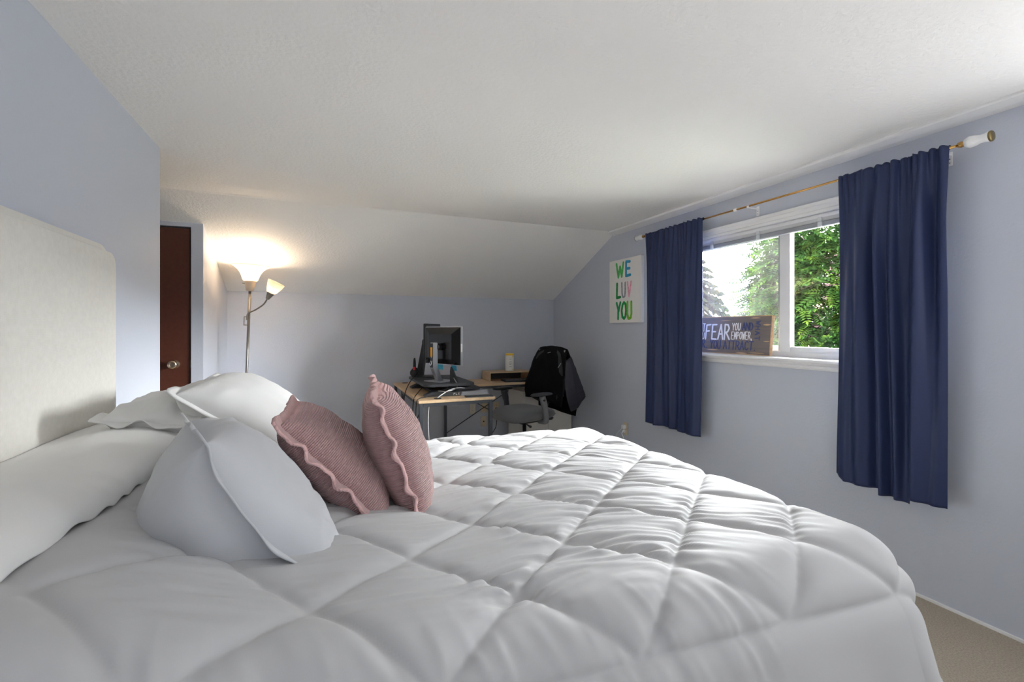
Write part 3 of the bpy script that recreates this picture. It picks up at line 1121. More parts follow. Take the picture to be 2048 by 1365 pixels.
def curtain(label, ya, yb, za, zb, seed, folds, hem, amp):
    """hanging cloth from ya (far) to yb (near); hem(t) extra hem drop"""
    nu, nv = 150, 120
    t = np.linspace(0, 1, nu)
    z = np.linspace(0, 1, nv)
    T, Z = np.meshgrid(t, z, indexing='ij')
    ph = np.zeros_like(T)
    depth = np.zeros_like(T)
    for (c, wdt, am) in folds:
        depth += am * np.exp(-((T - c - .02 * np.sin(Z * 2 + c * 9)) / wdt) ** 2) * (.45 + .55 * sstep(0, .35, Z))
    gath = .008 * np.sin(T * 85 + 2.5 * np.sin(T * 9)) * np.exp(-Z * 9) + .004 * fbm(T * 24, Z * 2, seed, 3) * np.exp(-Z * 4)
    soft = amp * 1.8 * fbm(T * 9, Z * .9, seed + 1, 2) + .003 * fbm(T * 20, Z * 5, seed + 2, 2)
    Xc = XROD - .010 - depth - gath - soft * sstep(0, .2, Z)
    y0 = ya + (yb - ya) * T
    y0 = y0 + .01 * np.sin(Z * 5 + T * 3) * Z * (T - .5)
    zt = za + .004 * np.sin(T * 80) + .003 * fbm(T * 18, T * 0, seed, 2)
    hemv = np.vectorize(hem)(T)
    zz = zt - (zt - (zb - hemv)) * Z
    V = np.stack([Xc, y0, zz], -1).reshape(-1, 3)
    o = mesh_obj('curtain', V, grid_faces(nu, nv), M_navy, smooth=True)
    sm = o.modifiers.new('thickness', 'SOLIDIFY')
    sm.thickness = .003
    sm.offset = -1
    # rod pocket backs the rod: cloth passes over and behind it
    nr = 10
    V2 = []
    for i in range(nu):
        for j in range(nr):
            a = R(-90) + R(250) * j / (nr - 1)
            rr = .011 + .002 * math.sin(i * 1.9)
            V2.append((XROD - rr * math.cos(a), ya + (yb - ya) * t[i], ZROD + rr * math.sin(a) + .0015 * math.sin(i * .9)))
    pk = mesh_obj('rod_pocket', V2, grid_faces(nu, nr), M_navy, o, smooth=True)
    s2 = pk.modifiers.new('thickness', 'SOLIDIFY')
    s2.thickness = .002
    tag(o, label, 'curtain', 'navy curtains')
    return o


def hemL(t):
    return .0


def hemR(t):
    if t < .10:
        return .0 + t * .25
    if t < .42:
        return .028
    if t < .70:
        return .045 + (t - .42) * .03
    return .015 + (t - .7) * .05


curtain('navy curtain panel on the far side of the window, next to the painted canvas', 3.105, 2.492, ZROD + .010, .49, 61,
        [(.28, .05, .034), (.50, .07, .022), (.76, .10, .036), (.10, .06, .018), (.95, .05, .012)], hemL, .018)
curtain('navy curtain panel on the near side of the window, the larger one in view', 1.562, 1.108, ZROD + .010, .505, 71,
        [(.10, .05, .022), (.27, .085, .048), (.46, .035, .050), (.57, .04, .040), (.78, .07, .050), (.95, .04, .02)], hemR, .016)

# ================================================================== CANVAS
cv = thing('canvas_painting', 'white canvas with hand painted coloured letters on the wall beside the far curtain', 'painting', (XR, 3.48, 1.315))
box('canvas', (-.036, -.235, 0), (-.001, .235, .585), M_canvas, cv, bevel=.003)
lc = {'g1': (84, 186, 96), 'b': (44, 148, 186), 'g2': (20, 138, 62), 'gy': (150, 150, 156), 'pk': (240, 164, 188), 'g3': (28, 150, 84), 'g4': (24, 154, 74), 'ye': (122, 194, 44)}
rows = [(.425, .125, [('W', 'g1', .118, .108), ('E', 'b', -.028, .062)]),
        (.235, .130, [('L', 'g2', .112, .060), ('U', 'gy', .035, .052), ('V', 'pk', -.045, .058)]),
        (.035, .150, [('Y', 'g3', .118, .062), ('O', 'g4', .040, .068), ('U', 'ye', -.048, .060)])]
for (z, h, ls) in rows:
    for (ch, ck, y, wd_) in ls:
        letter_mesh('letter', ch, (-.0362, y, z), (0, -1, 0), (0, 0, 1), wd_, h, .025 if ck not in ('gy', 'pk') else .018,
                    mat('paint_' + ck, lc[ck], .6, mottle=(60, .25)), cv, wob=.003)

# ================================================================== WINDOW SIGN
SX = 2.655
sg = thing('wooden_sign', 'weathered wooden board with white and blue lettering leaning on the window sill', 'sign', (SX, 2.44, 1.0805))
sg.rotation_euler = (0, R(6), 0)
box('board', (-.018, -.365, 0), (0, .365, .262), M_sign, sg, bevel=.002)
M_sw = mat('sign_white_paint', (240, 240, 240), .6)
M_sb = mat('sign_blue_paint', (58, 72, 124), .6)
bm = bmesh.new()
add_box(bm, (-.0195, -.3665, -.0005), (.001, -.3605, .2625))
bm_obj('edge_strip', bm, M_signedge, sg)
box('edge_strip', (-.0188, -.3605, .2585), (.0005, .365, .2635), M_signedge, sg)
box('edge_strip', (-.0188, -.3605, -.0003), (.0005, .365, .004), M_signedge, sg)


def word(txt, y, z, wd_, ht, sw, m_, gap=.3, vertical=False):
    for i, ch in enumerate(txt):
        if ch == ' ':
            continue
        if vertical:
            letter_mesh('letter', ch, (-.0184, y, z - i * wd_ * (1 + gap)), (0, 0, -1), (0, -1, 0), wd_, ht, sw, m_, sg, wob=.0012)
        else:
            letter_mesh('letter', ch, (-.0184, y - i * wd_ * (1 + gap), z), (0, -1, 0), (0, 0, 1), wd_ * (.5 if ch in '.,' else 1), ht, sw, m_, sg, wob=.0012)


word('WHAT', .298, .158, .022, .056, .007, M_sw, .4)
word('YOU', .270, .098, .022, .046, .006, M_sw, .4)
word('FEAR', .172, .100, .043, .106, .0115, M_sw, .32)
word('YOU', -.062, .165, .018, .048, .0055, M_sw, .35)
word('EMPOWER,', -.060, .103, .0172, .050, .0055, M_sw, .32)
word('AND', -.145, .166, .023, .050, .006, M_sb, .3)
for i, ch in enumerate('WHAT'):
    letter_mesh('letter', ch, (-.0184, -.248, .226 - i * .034), (0, 0, -1), (0, -1, 0), .024, .034, .0055, M_sb, sg, wob=.0012)
word('FEAR.', .300, .036, .024, .056, .006, M_sb, .4)
word('YOU', .124, .034, .026, .058, .0065, M_sb, .3)
word('ATTRACT.', .004, .032, .028, .058, .0065, M_sb, .27)
for (y0, y1, z0, z1) in ((-.36, -.30, .195, .207), (-.2, -.10, .006, .013), (.04, .16, .020, .027), (-.33, -.2, .012, .017), (-.05, .05, .232, .236), (-.28, -.2, .244, .251), (-.36, -.31, .09, .096)):
    pts = []
    nn_ = 10
    for i in range(nn_ + 1):
        f = i / nn_
        pts.append((y0 + (y1 - y0) * f, z0 + (z1 - z0) * (.5 + .5 * math.sin(math.pi * f))))
    for i in range(nn_ - 1, 0, -1):
        f = i / nn_
        pts.append((y0 + (y1 - y0) * f, z0 + (z1 - z0) * (.5 - .5 * math.sin(math.pi * f))))
    prism('worn_patch', pts, 'X', -.0186, -.0178, M_signedge, sg)

# ================================================================== FLOOR LAMP
lm = thing('floor_lamp', 'brushed metal floor lamp with glowing bowl shade and side reading lamp', 'lamp', (-.60, 4.36, 0))
lm.rotation_euler = (0, R(2.0), 0)
lathe('base', [(.13, .0), (.135, .012), (.12, .022), (.03, .034), (.014, .05)], M_nickel, lm)
tube('pole', [(0, 0, .03), (0, 0, .9), (0, 0, 1.585)], .0105, M_nickel, lm, 14)
lathe('socket_cup', [(.016, 1.57), (.028, 1.575), (.036, 1.61), (.040, 1.64), (.046, 1.655), (.040, 1.656)], mat('lamp_cup', (206, 190, 172), .35, .3), lm)
M_shade = bpy.data.materials.new('frosted_shade')
M_shade.use_nodes = True
nt = M_shade.node_tree
b_ = nt.nodes['Principled BSDF']
b_.inputs['Base Color'].default_value = lin((244, 236, 222))
b_.inputs['Roughness'].default_value = .35
tl = nt.nodes.new('ShaderNodeBsdfTranslucent')
tl.inputs['Color'].default_value = lin((255, 246, 230))
mx_ = nt.nodes.new('ShaderNodeMixShader')
mx_.inputs[0].default_value = .5
nt.links.new(b_.outputs[0], mx_.inputs[1])
nt.links.new(tl.outputs[0], mx_.inputs[2])
nt.links.new(mx_.outputs[0], nt.nodes['Material Output'].inputs['Surface'])
outer = [(.042, 1.650), (.056, 1.664), (.064, 1.69), (.076, 1.72), (.096, 1.748), (.125, 1.772), (.146, 1.783)]
inner = [(r_ - .004, z_ + .002) for r_, z_ in outer[::-1]]
lathe('bowl_shade', outer + inner, M_shade, lm, n=40, cap=False)
M_bulb = bpy.data.materials.new('bulb_glow')
M_bulb.use_nodes = True
M_bulb.node_tree.nodes['Principled BSDF'].inputs['Emission Color'].default_value = (1, .78, .5, 1)
M_bulb.node_tree.nodes['Principled BSDF'].inputs['Emission Strength'].default_value = 6
lathe('bulb', [(.012, 1.656), (.014, 1.67), (.024, 1.69), (.028, 1.71), (.022, 1.73), (.008, 1.738)], M_bulb, lm, n=16)
tube('switch', [(-.03, 0, 1.632), (-.058, 0, 1.634)], .003, M_nickel, lm, 6)
# reading arm: leaves the pole to the right, turns up
arm = curve_pts([(-.012, -.012, 1.33), (-.012, -.012, 1.36), (0, -.012, 1.39), (.05, -.02, 1.42), (.105, -.03, 1.465), (.135, -.035, 1.515)], 6)
tube('reading_arm', arm, .006, M_nickel, lm, 8)
bm = bmesh.new()
add_box(bm, (-.036, -.012, 1.285), (-.030, .004, 1.36))
add_box(bm, (-.036, -.012, 1.285), (.0, .004, 1.293))
add_box(bm, (-.036, -.012, 1.354), (.0, .004, 1.362))
bm_obj('arm_clamp', bm, M_nickel, lm, bevel=.002)
hd = Vector((.42, -.1, .9)).normalized()
rotm = Vector((0, 0, 1)).rotation_difference(hd).to_matrix().to_4x4()
mh = Matrix.Translation((.133, -.035, 1.51)) @ rotm
lathe('reading_cup', [(.008, 0), (.014, .002), (.026, .045), (.034, .062), (.030, .064)], M_nickel, lm, mx=mh, n=24)
so = [(.032, .058), (.046, .085), (.060, .125), (.066, .150), (.067, .160)]
si = [(r_ - .004, z_) for r_, z_ in so[::-1]]
lathe('reading_shade', so + si, M_shade, lm, mx=mh, n=32, cap=False)
ll = light('lamp_light', 'POINT', (0, 0, 1.755), (0, 0, 0), 4.2, (1.0, .80, .58), shadow_soft_size=.03)
ll.parent = lm
l2 = light('reading_light', 'POINT', mh @ Vector((0, 0, .10)), (0, 0, 0), 0.25, (1.0, .84, .66), shadow_soft_size=.02)
l2.parent = lm

# ================================================================== DESK
DZ = .70
dk = thing('corner_desk', 'L shaped desk with light oak top and dark steel legs in the corner', 'desk', (1.0, 4.4, 0))
do = Vector(dk.location)


def dbox(name, lo, hi, m, bevel=.002):
    return box(name, Vector(lo) - do, Vector(hi) - do, m, dk, bevel=bevel)


dbox('desktop', (.695, 3.545, DZ - .022), (1.325, 4.40, DZ), mat_wood('oak_wing', (216, 188, 152), (198, 166, 128), 5, 1))
dbox('desktop', (.695, 4.402, DZ - .022), (2.17, 4.895, DZ), M_ash)
for (x, y) in ((.715, 3.57), (1.29, 3.57), (.715, 4.42), (.715, 4.86), (1.24, 4.86), (2.13, 4.86), (2.13, 4.43)):
    dbox('leg', (x - .014, y - .014, 0), (x + .014, y + .014, DZ - .022), M_steel_dark)
zf0, zf1 = DZ - .05, DZ - .0225
dbox('frame_rail', (.73, 3.558, zf0), (1.275, 3.582, zf1), M_steel_dark)
dbox('frame_rail', (.703, 3.585, zf0), (.727, 4.405, zf1), M_steel_dark)
dbox('frame_rail', (1.278, 3.585, zf0), (1.302, 4.40, zf1), M_steel_dark)
dbox('frame_rail', (1.31, 4.418, zf0), (2.115, 4.442, zf1), M_steel_dark)
dbox('frame_rail', (.73, 4.85, zf0), (2.115, 4.872, zf1), M_steel_dark)


def rodm(name, a, b, r=.0045):
    return tube(name, [Vector(a) - do, (Vector(a) + Vector(b)) / 2 - do, Vector(b) - do], r, M_black, dk, 8)


rodm('brace', (1.25, 4.865, .13), (2.12, 4.865, .64))
rodm('brace', (1.25, 4.872, .64), (2.12, 4.872, .13))
rodm('brace', (.715, 3.60, .12), (.715, 4.40, .62))
rodm('brace', (.722, 3.60, .62), (.722, 4.40, .12))
lathe('grommet', [(.002, DZ), (.03, DZ), (.03, DZ + .004), (.024, DZ + .005), (.002, DZ + .004)], M_black, dk, loc=(.86 - do.x, 3.62 - do.y, 0), n=20)
lathe('grommet', [(.002, DZ), (.03, DZ), (.03, DZ + .004), (.024, DZ + .005), (.002, DZ + .004)], M_black, dk, loc=(.80 - do.x, 4.80 - do.y, 0), n=20)

# standing desk converter on the wing
cvt = thing('desk_riser', 'black standing desk converter with white lettering on the desk wing', 'desk riser', (1.02, 4.02, DZ))
bm = bmesh.new()
prism('base_board', [(-.24, 0), (.23, 0), (.23, .022), (-.18, .038), (-.24, .012)], 'Y', -.30, -.22, M_dgrey, cvt, bevel=.003)
prism('base_board', [(-.24, 0), (.23, 0), (.23, .022), (-.18, .038), (-.24, .012)], 'Y', .30, .40, M_dgrey, cvt, bevel=.003)
box('crossbar', (-.14, -.22, .002), (-.10, .30, .02), M_black, cvt, bevel=.002)
box('keyboard_tray', (.0, -.24, .040), (.26, .40, .055), M_dgrey, cvt, bevel=.005)
for yy in (-.19, .27):
    prism('lift_arm', [(-.16, .02), (-.12, .02), (.10, .075), (.06, .075)], 'Y', yy - .012, yy + .012, M_black, cvt, bevel=.002)
    prism('lift_arm', [(.10, .02), (.14, .02), (-.06, .075), (-.10, .075)], 'Y', yy + .014, yy + .03, M_black, cvt, bevel=.002)
ptl = []
for (cx, cy, a0) in ((.14, .44, 0), (-.18, .44, 90), (-.18, -.22, 180), (.14, -.22, 270)):
    for i in range(7):
        a = R(a0 + 15 * i)
        ptl.append((cx + .06 * math.cos(a), cy + .06 * math.sin(a)))
prism('platform', ptl, 'Z', .078, .098, M_dgrey, cvt, bevel=.003)
for i, ch in enumerate('FLEXISPOT'):
    letter_mesh('letter', ch, (.0 + i * .0195, -.3003, .009), (1, 0, 0), (0, 0, 1), .012, .014, .0032, M_white_pl, cvt, depth=.0006)
PZ = DZ + .098


def monitor(label, c, face, wdt, hgt, kind):
    """c = panel centre, face = horizontal screen direction"""
    n_ = Vector((face[0], face[1], 0)).normalized()
    ang_ = math.atan2(n_.y, n_.x)
    t = thing('computer_monitor', label, 'monitor', (c[0], c[1], PZ), ang_, 'computer monitors')
    zc = c[2] - PZ
    hw, hh = wdt / 2, hgt / 2
    box('bezel', (-.010, -hw, zc - hh), (.016, hw, zc + hh), M_silver if kind == 0 else M_black, t, bevel=.003)
    box('screen', (.0155, -hw + .014, zc - hh + .016), (.0166, hw - .014, zc + hh - .014), M_blackgloss, t)
    # tapered back shell
    bm_ = bmesh.new()
    o_ = [bm_.verts.new((-.0105, y, zc + z)) for y, z in ((-hw + .004, -hh + .004), (hw - .004, -hh + .004), (hw - .004, hh - .004), (-hw + .004, hh - .004))]
    k1 = .62
    i_ = [bm_.verts.new((-.040, y * k1, zc + z * k1)) for y, z in ((-hw, -hh * 1.1), (hw, -hh * 1.1), (hw, hh * 1.0), (-hw, hh * 1.0))]
    bm_.faces.new(i_)
    bm_.faces.new(o_[::-1])
    for k in range(4):
        bm_.faces.new((o_[k], o_[(k + 1) % 4], i_[(k + 1) % 4], i_[k]))
    bm_obj('back_shell', bm_, M_blackgloss, t, bevel=.002)
    lathe('swivel', [(.03, 0), (.03, .05), (.024, .054)], M_black, t, n=18,
          mx=Matrix.Translation((-.038, 0, zc - .01)) @ Matrix.Rotation(R(-90), 4, 'Y'))
    if kind == 0:
        col_ = prism('stand', [(-.135, .34), (-.085, .34), (-.088, .13), (-.02, .004), (-.075, .004), (-.135, .12)], 'Y', -.022, .022, M_silver, t, bevel=.003)
        prism('stand_back', [(-.1375, .335), (-.1355, .335), (-.1355, .125), (-.1375, .125)], 'Y', -.018, .018, M_blackgloss, t)
        box('stand_foot', (-.13, -.11, .0), (.07, .11, .006), M_silver, t, bevel=.002)
        prism('service_tag', [(-.012, .30), (.012, .30), (.012, .225), (0, .208), (-.012, .225)], 'X', -.1385, -.1376, M_orange_tag, t)
        tube('cable_clip', curve_pts([(-.139, -.008, .185), (-.146, -.009, .16), (-.146, 0, .145), (-.146, .009, .16), (-.139, .008, .185)], 4), .002, M_white_pl, t, 6)
        box('port_panel', (-.010, -hw - .0005, zc - .05), (.004, -hw + .006, zc + .02), M_white_pl, t)
    else:
        prism('stand', [(-.15, .006), (-.09, .006), (-.045, .34), (-.085, .34)], 'Y', -.035, .035, M_black, t, bevel=.004)
        box('stand_foot', (-.17, -.10, .0), (.03, .10, .008), M_black, t, bevel=.003)
    return t


monitor('silver edged monitor with dark back nearest the camera on the desk riser', (1.0, 3.99, 1.11), (.9, .47), .47, .335, 0)
monitor('black monitor standing further back, half hidden by the silver edged one', (.99, 4.40, 1.14), (.87, -.5), .46, .335, 1)

# sticky notes on the lower edge of the near monitor
for k, (f, lb) in enumerate(((-.115, 'teal paper note hanging below the monitor, nearer its silver edge'), (.06, 'teal paper note hanging below the middle of the monitor'))):
    fd = Vector((.9, .47, 0)).normalized()
    sd = Vector((-fd.y, fd.x, 0))
    c = Vector((1.0, 3.99, .94)) + sd * f + fd * .016
    V = []
    for i in range(4):
        for j in (-1, 1):
            q = c + sd * j * .034 + Vector((0, 0, .016 - i * .021)) + fd * (.0 + .006 * (i / 3) ** 2)
            V.append(q)
    o = mesh_obj('sticky_note', V, [(0, 1, 3, 2), (2, 3, 5, 4), (4, 5, 7, 6)], M_teal)
    s5 = o.modifiers.new('t', 'SOLIDIFY')
    s5.thickness = .0008
    tag(o, lb, 'note', 'teal notes')

# headset
hs = thing('headset', 'black headset with a red accent behind the monitor stand', 'headset', (.80, 4.28, PZ))
arcp = []
for i in range(17):
    a = R(200 - 220 * i / 16)
    arcp.append((.0 + .02 * math.cos(a), .075 * math.cos(a), .095 + .09 * math.sin(a)))
tube('headband', arcp, .008, M_black, hs, 8)
for sgn in (-1, 1):
    lathe('ear_cup', [(.004, -.016), (.034, -.014), (.038, 0), (.034, .012), (.004, .014)], M_black, hs, n=18,
          mx=Matrix.Translation((sgn * .018, sgn * .072, .06)) @ Matrix.Rotation(R(90), 4, 'X'))
box('accent', (-.030, -.092, .085), (-.010, -.078, .115), M_red, hs, bevel=.003)

# phone stand
ps = prism('phone_stand', [(-.03, 0), (.035, 0), (.030, .012), (-.005, .10), (-.025, .135), (-.03, .10)], 'X', -.03, .03, M_black, bevel=.003)
ps.location = (1.06, 3.86, PZ)
ps.rotation_euler = (0, 0, R(-115))
tag(ps, 'black wedge shaped phone stand in front of the near monitor', 'stand')

# small things on the desk wing
ms = lathe('mouse', [(.004, 0), (.028, .002), (.031, .012), (.026, .024), (.012, .031), (.002, .032)], M_white_pl, n=20)
ms.scale = (.95, 1.6, 1)
ms.location = (1.18, 4.02, DZ + .055)
tag(ms, 'white computer mouse on the keyboard tray', 'mouse')
kb = thing('keyboard', 'black keyboard lying on the tray of the desk riser', 'keyboard', (1.13, 4.2, DZ + .0555))
box('case', (-.055, -.1, 0), (.06, .19, .014), M_black, kb, bevel=.003)
for i in range(4):
    for j in range(10):
        box('key', (-.045 + i * .025, -.09 + j * .027, .014), (-.025 + i * .025, -.068 + j * .027, .019), M_dgrey, kb)
for k, (z0, z1, rz, mm_, lb) in enumerate(((0, .010, -8, M_tabgrey, 'thin dark tablet lying at the front corner of the desk wing'),
                                          (0, .018, 4, M_silver, 'silver closed laptop lying below another one on the desk wing'),
                                          (.0185, .034, 9, M_silver, 'silver closed laptop lying on top of another one on the desk wing'))):
    loc = [(1.20, 3.60, DZ + .0005), (1.19, 3.775, DZ + .0005), (1.19, 3.78, DZ + .0005)][k]
    t = thing('tablet' if k == 0 else 'laptop', lb, 'tablet' if k == 0 else 'laptop', (loc[0], loc[1], loc[2] + z0), R(rz))
    hwid = (.115, .04) if k == 0 else (.12, .075)
    box('body', (-hwid[0], -hwid[1], 0), (hwid[0], hwid[1], (z1 - z0) * .5), mm_, t, bevel=.002)
    box('lid', (-hwid[0], -hwid[1], (z1 - z0) * .52), (hwid[0], hwid[1], (z1 - z0)), M_black if k == 0 else M_silver, t, bevel=.002)

# shelf riser, canister, laptop on the back desk
sh = thing('shelf_riser', 'small light oak open shelf riser against the back wall', 'shelf', (1.90, 4.745, DZ))
box('top', (-.24, -.12, .082), (.24, .12, .097), M_ash, sh, bevel=.001)
box('side', (-.24, -.12, 0), (-.225, .12, .0815), M_ash, sh, bevel=.001)
box('side', (.225, -.12, 0), (.24, .12, .0815), M_ash, sh, bevel=.001)
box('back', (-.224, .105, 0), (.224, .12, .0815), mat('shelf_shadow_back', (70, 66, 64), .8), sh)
cn = thing('canister', 'white wipes canister with yellow lid on the shelf riser', 'canister', (1.93, 4.72, DZ + .0975))
lathe('can', [(.04, 0), (.047, .002), (.0475, .01), (.0475, .165), (.045, .17)], mat('canister_label', (236, 234, 226), .4), cn)
lathe('lid', [(.044, .1702), (.0485, .171), (.0485, .186), (.044, .19), (.003, .19)], M_yellow, cn)
M_ink = mat('label_ink', (150, 150, 148), .6)
for z_, hw_ in ((.14, .5), (.125, .35), (.10, .42), (.085, .5), (.07, .3), (.045, .4)):
    V = []
    for i in range(7):
        a = R(-100) + (i / 6 - .5) * hw_ * 1.4
        for zz in (z_, z_ + .004):
            V.append((.0479 * math.cos(a), .0479 * math.sin(a), zz))
    mesh_obj('print_line', V, grid_faces(7, 2), M_ink, cn)
for z_ in (.012, .15):
    V = []
    for i in range(4):
        a = R(-62) + (i / 3 - .5) * .25
        for zz in (z_, z_ + .012):
            V.append((.0479 * math.cos(a), .0479 * math.sin(a), zz))
    mesh_obj('print_spot', V, grid_faces(4, 2), M_yellow, cn)
lp = thing('laptop', 'black closed laptop lying in front of the oak shelf riser', 'laptop', (1.95, 4.52, DZ + .0005), R(-6))
box('body', (-.165, -.075, 0), (.165, .10, .011), M_black, lp, bevel=.003)
box('lid', (-.165, -.075, .0115), (.165, .10, .019), M_dgrey, lp, bevel=.003)

# cables
def cable(label, pts, r, m, name='cable', group='desk cables'):
    o = tube(name, curve_pts(pts, 8), r, m, None, 8)
    tag(o, label, 'cable', group)
    return o


cable('black cable looping from the headset down behind the desk wing', [(.79, 4.20, PZ + .03), (.74, 4.18, PZ - .02), (.685, 4.12, DZ - .02), (.67, 4.10, DZ - .2), (.675, 4.12, .15), (.68, 4.2, .01)], .004, M_cable_b)
cable('black cable hanging straight down beside the front left desk leg', [(.83, 3.92, PZ - .015), (.75, 3.84, DZ + .03), (.686, 3.72, DZ - .03), (.675, 3.70, .45), (.67, 3.70, .2), (.67, 3.72, .01)], .004, M_cable_b)
cable('black cable draped over the wing edge next to the front leg', [(.88, 3.74, DZ + .01), (.78, 3.66, DZ + .012), (.70, 3.60, DZ + .006), (.682, 3.59, DZ - .06), (.684, 3.62, .42), (.682, 3.64, .2), (.682, 3.64, .01)], .0035, M_cable_b)
cable('grey cable curling from the phone stand over the riser base', [(1.05, 3.83, PZ + .04), (1.07, 3.78, PZ - .02), (1.02, 3.71, DZ + .055), (.95, 3.68, DZ + .045), (.88, 3.70, DZ + .05)], .004, M_silver)
cable('white cable running from the grommet across the riser base', [(.86, 3.62, DZ + .006), (.90, 3.63, DZ + .03), (.98, 3.69, DZ + .055), (1.08, 3.76, DZ + .06), (1.16, 3.80, DZ + .045)], .0045, M_cable_w)
cable('white cable hanging from the desk wing to the floor', [(.79, 3.62, DZ - .03), (.785, 3.62, .5), (.80, 3.62, .25), (.81, 3.61, .01)], .004, M_cable_w)

# ================================================================== OFFICE CHAIR
ch_dir = math.atan2(-.27, -.96)
ch = thing('office_chair', 'grey office chair with black arms turned toward the desk wing', 'office chair', (1.78, 3.98, 0), ch_dir)


def blob(name, fx, m, parent, nu=28, nv=28):
    """closed shape from function (u,v in -1..1) -> (x, y, ztop, zbot)"""
    t = np.linspace(-1, 1, nu)
    uu, vv = np.meshgrid(t, t, indexing='ij')
    x, y, zt, zb = fx(uu, vv)
    V = np.concatenate([np.stack([x, y, zt], -1).reshape(-1, 3), np.stack([x, y, zb], -1).reshape(-1, 3)])
    F = np.concatenate([grid_faces(nu, nu), grid_faces(nu, nu, nu * nu)[:, ::-1]])
    o = mesh_obj(name, V, F, m, parent)
    bmm = bmesh.new()
    bmm.from_mesh(o.data)
    bmesh.ops.remove_doubles(bmm, verts=bmm.verts, dist=1e-5)
    bmesh.ops.recalc_face_normals(bmm, faces=bmm.faces)
    bmm.to_mesh(o.data)
    bmm.free()
    o.data.polygons.foreach_set('use_smooth', [True] * len(o.data.polygons))
    return o


def sq(uu, vv):
    # map square to rounded squircle
    return uu * np.sqrt(1 - vv ** 2 * .32), vv * np.sqrt(1 - uu ** 2 * .32)


def seat_f(uu, vv):
    x, y = sq(uu, vv)
    rim = (np.clip(1 - uu ** 4, 0, 1) * np.clip(1 - vv ** 4, 0, 1)) ** .5
    zt = .47 + .045 * rim + .018 * vv ** 2 * rim - .03 * np.clip(uu, 0, 1) ** 3
    zb = .465 - .055 * rim - .03 * np.clip(uu, 0, 1) ** 3
    zt = np.where(rim < 1e-4, zb, zt)
    return x * .27 + .02, y * .265, zt, zb


blob('seat', seat_f, M_grey_fabric, ch)
box('seat_pan', (-.2, -.2, .405), (.2, .2, .437), M_black, ch, bevel=.012)
tube('lever', [(.10, .10, .41), (.16, .24, .405), (.17, .29, .40)], [.006, .006, .012], M_black, ch, 8)
lathe('gas_lift', [(.028, .10), (.028, .26), (.018, .262), (.018, .41)], M_black, ch, n=16)
for k in range(5):
    a = R(72 * k + 20)
    sp = box('base_leg', (.02, -.022, .075), (.30, .022, .105), M_black, ch, bevel=.008, mx=Matrix.Rotation(a, 4, 'Z'))
    cas = lathe('caster', [(.004, -.022), (.026, -.020), (.029, -.004), (.029, .004), (.026, .020), (.004, .022)], M_dgrey, ch, n=16,
                mx=Matrix.Rotation(a, 4, 'Z') @ Matrix.Translation((.285, 0, .030)) @ Matrix.Rotation(R(90), 4, 'X'))
    tube('caster_stem', [Matrix.Rotation(a, 4, 'Z') @ Vector((.285, 0, .032)), Matrix.Rotation(a, 4, 'Z') @ Vector((.285, 0, .085))], .008, M_black, cas, 8)
for sgn in (-1, 1):
    y = .285 * sgn
    path = [(-.02, .19 * sgn, .412), (-.02, .275 * sgn, .42), (-.015, y, .46), (.0, y, .55), (.03, y, .655)]
    V, Fc = [], []
    post = tube('arm_post', curve_pts(path, 5), [.024] * 6 + [.026] * 10 + [.03] * 5, M_tabgrey if sgn > 0 else M_dgrey, ch, 10)

    def pad_f(uu, vv, y=y):
        x, yy = sq(uu, vv)
        rim = (np.clip(1 - uu ** 4, 0, 1) * np.clip(1 - vv ** 4, 0, 1)) ** .5
        return x * .125 + .035, yy * .045 + y, .668 + .018 * rim, .668 - .012 * rim
    blob('arm_pad', pad_f, M_dgrey if sgn > 0 else M_black, ch, 16, 16)
    tube('arm_button', [(.03, y + .02 * sgn, .62), (.03, y + .034 * sgn, .62)], .010, M_black, ch, 8)


def back_f(uu, vv):
    x, y = sq(uu, vv)
    rim = (np.clip(1 - uu ** 4, 0, 1) * np.clip(1 - vv ** 4, 0, 1)) ** .5
    z = .80 + .265 * x
    wdt_ = .235 - .05 * np.clip(x, 0, 1)
    xx = -.25 - .10 * (z - .52) / .5
    return xx, y * wdt_, z, rim


t_ = np.linspace(-1, 1, 24)
uu_, vv_ = np.meshgrid(t_, t_, indexing='ij')
xx_, yy_, zz_, rm_ = back_f(uu_, vv_)
curv = -.03 * (vv_ ** 2) * -1
Vf = np.stack([xx_ + curv + .014 * rm_, yy_, zz_], -1).reshape(-1, 3)
Vb = np.stack([xx_ + curv - .014 * rm_, yy_, zz_], -1).reshape(-1, 3)
bk = mesh_obj('backrest', np.concatenate([Vf, Vb]), np.concatenate([grid_faces(24, 24), grid_faces(24, 24, 576)[:, ::-1]]), M_black, ch, True)
tube('back_spine', curve_pts([(-.10, 0, .41), (-.22, 0, .43), (-.285, 0, .52), (-.315, 0, .72)], 5), .022, M_dgrey, ch, 10)
tube('back_frame', curve_pts([(-.275, .235, .62), (-.30, .232, .78), (-.335, .205, .95), (-.362, .175, 1.05)], 5), .010, M_silver, ch, 8)
tube('back_frame', curve_pts([(-.275, -.235, .62), (-.30, -.232, .78), (-.335, -.205, .95), (-.362, -.175, 1.05)], 5), .010, M_silver, ch, 8)

# jacket over the backrest (separate thing)
jk = thing('jacket', 'black jacket with charcoal quilted lining draped over the office chair back', 'jacket', (1.78, 3.98, 0), ch_dir)


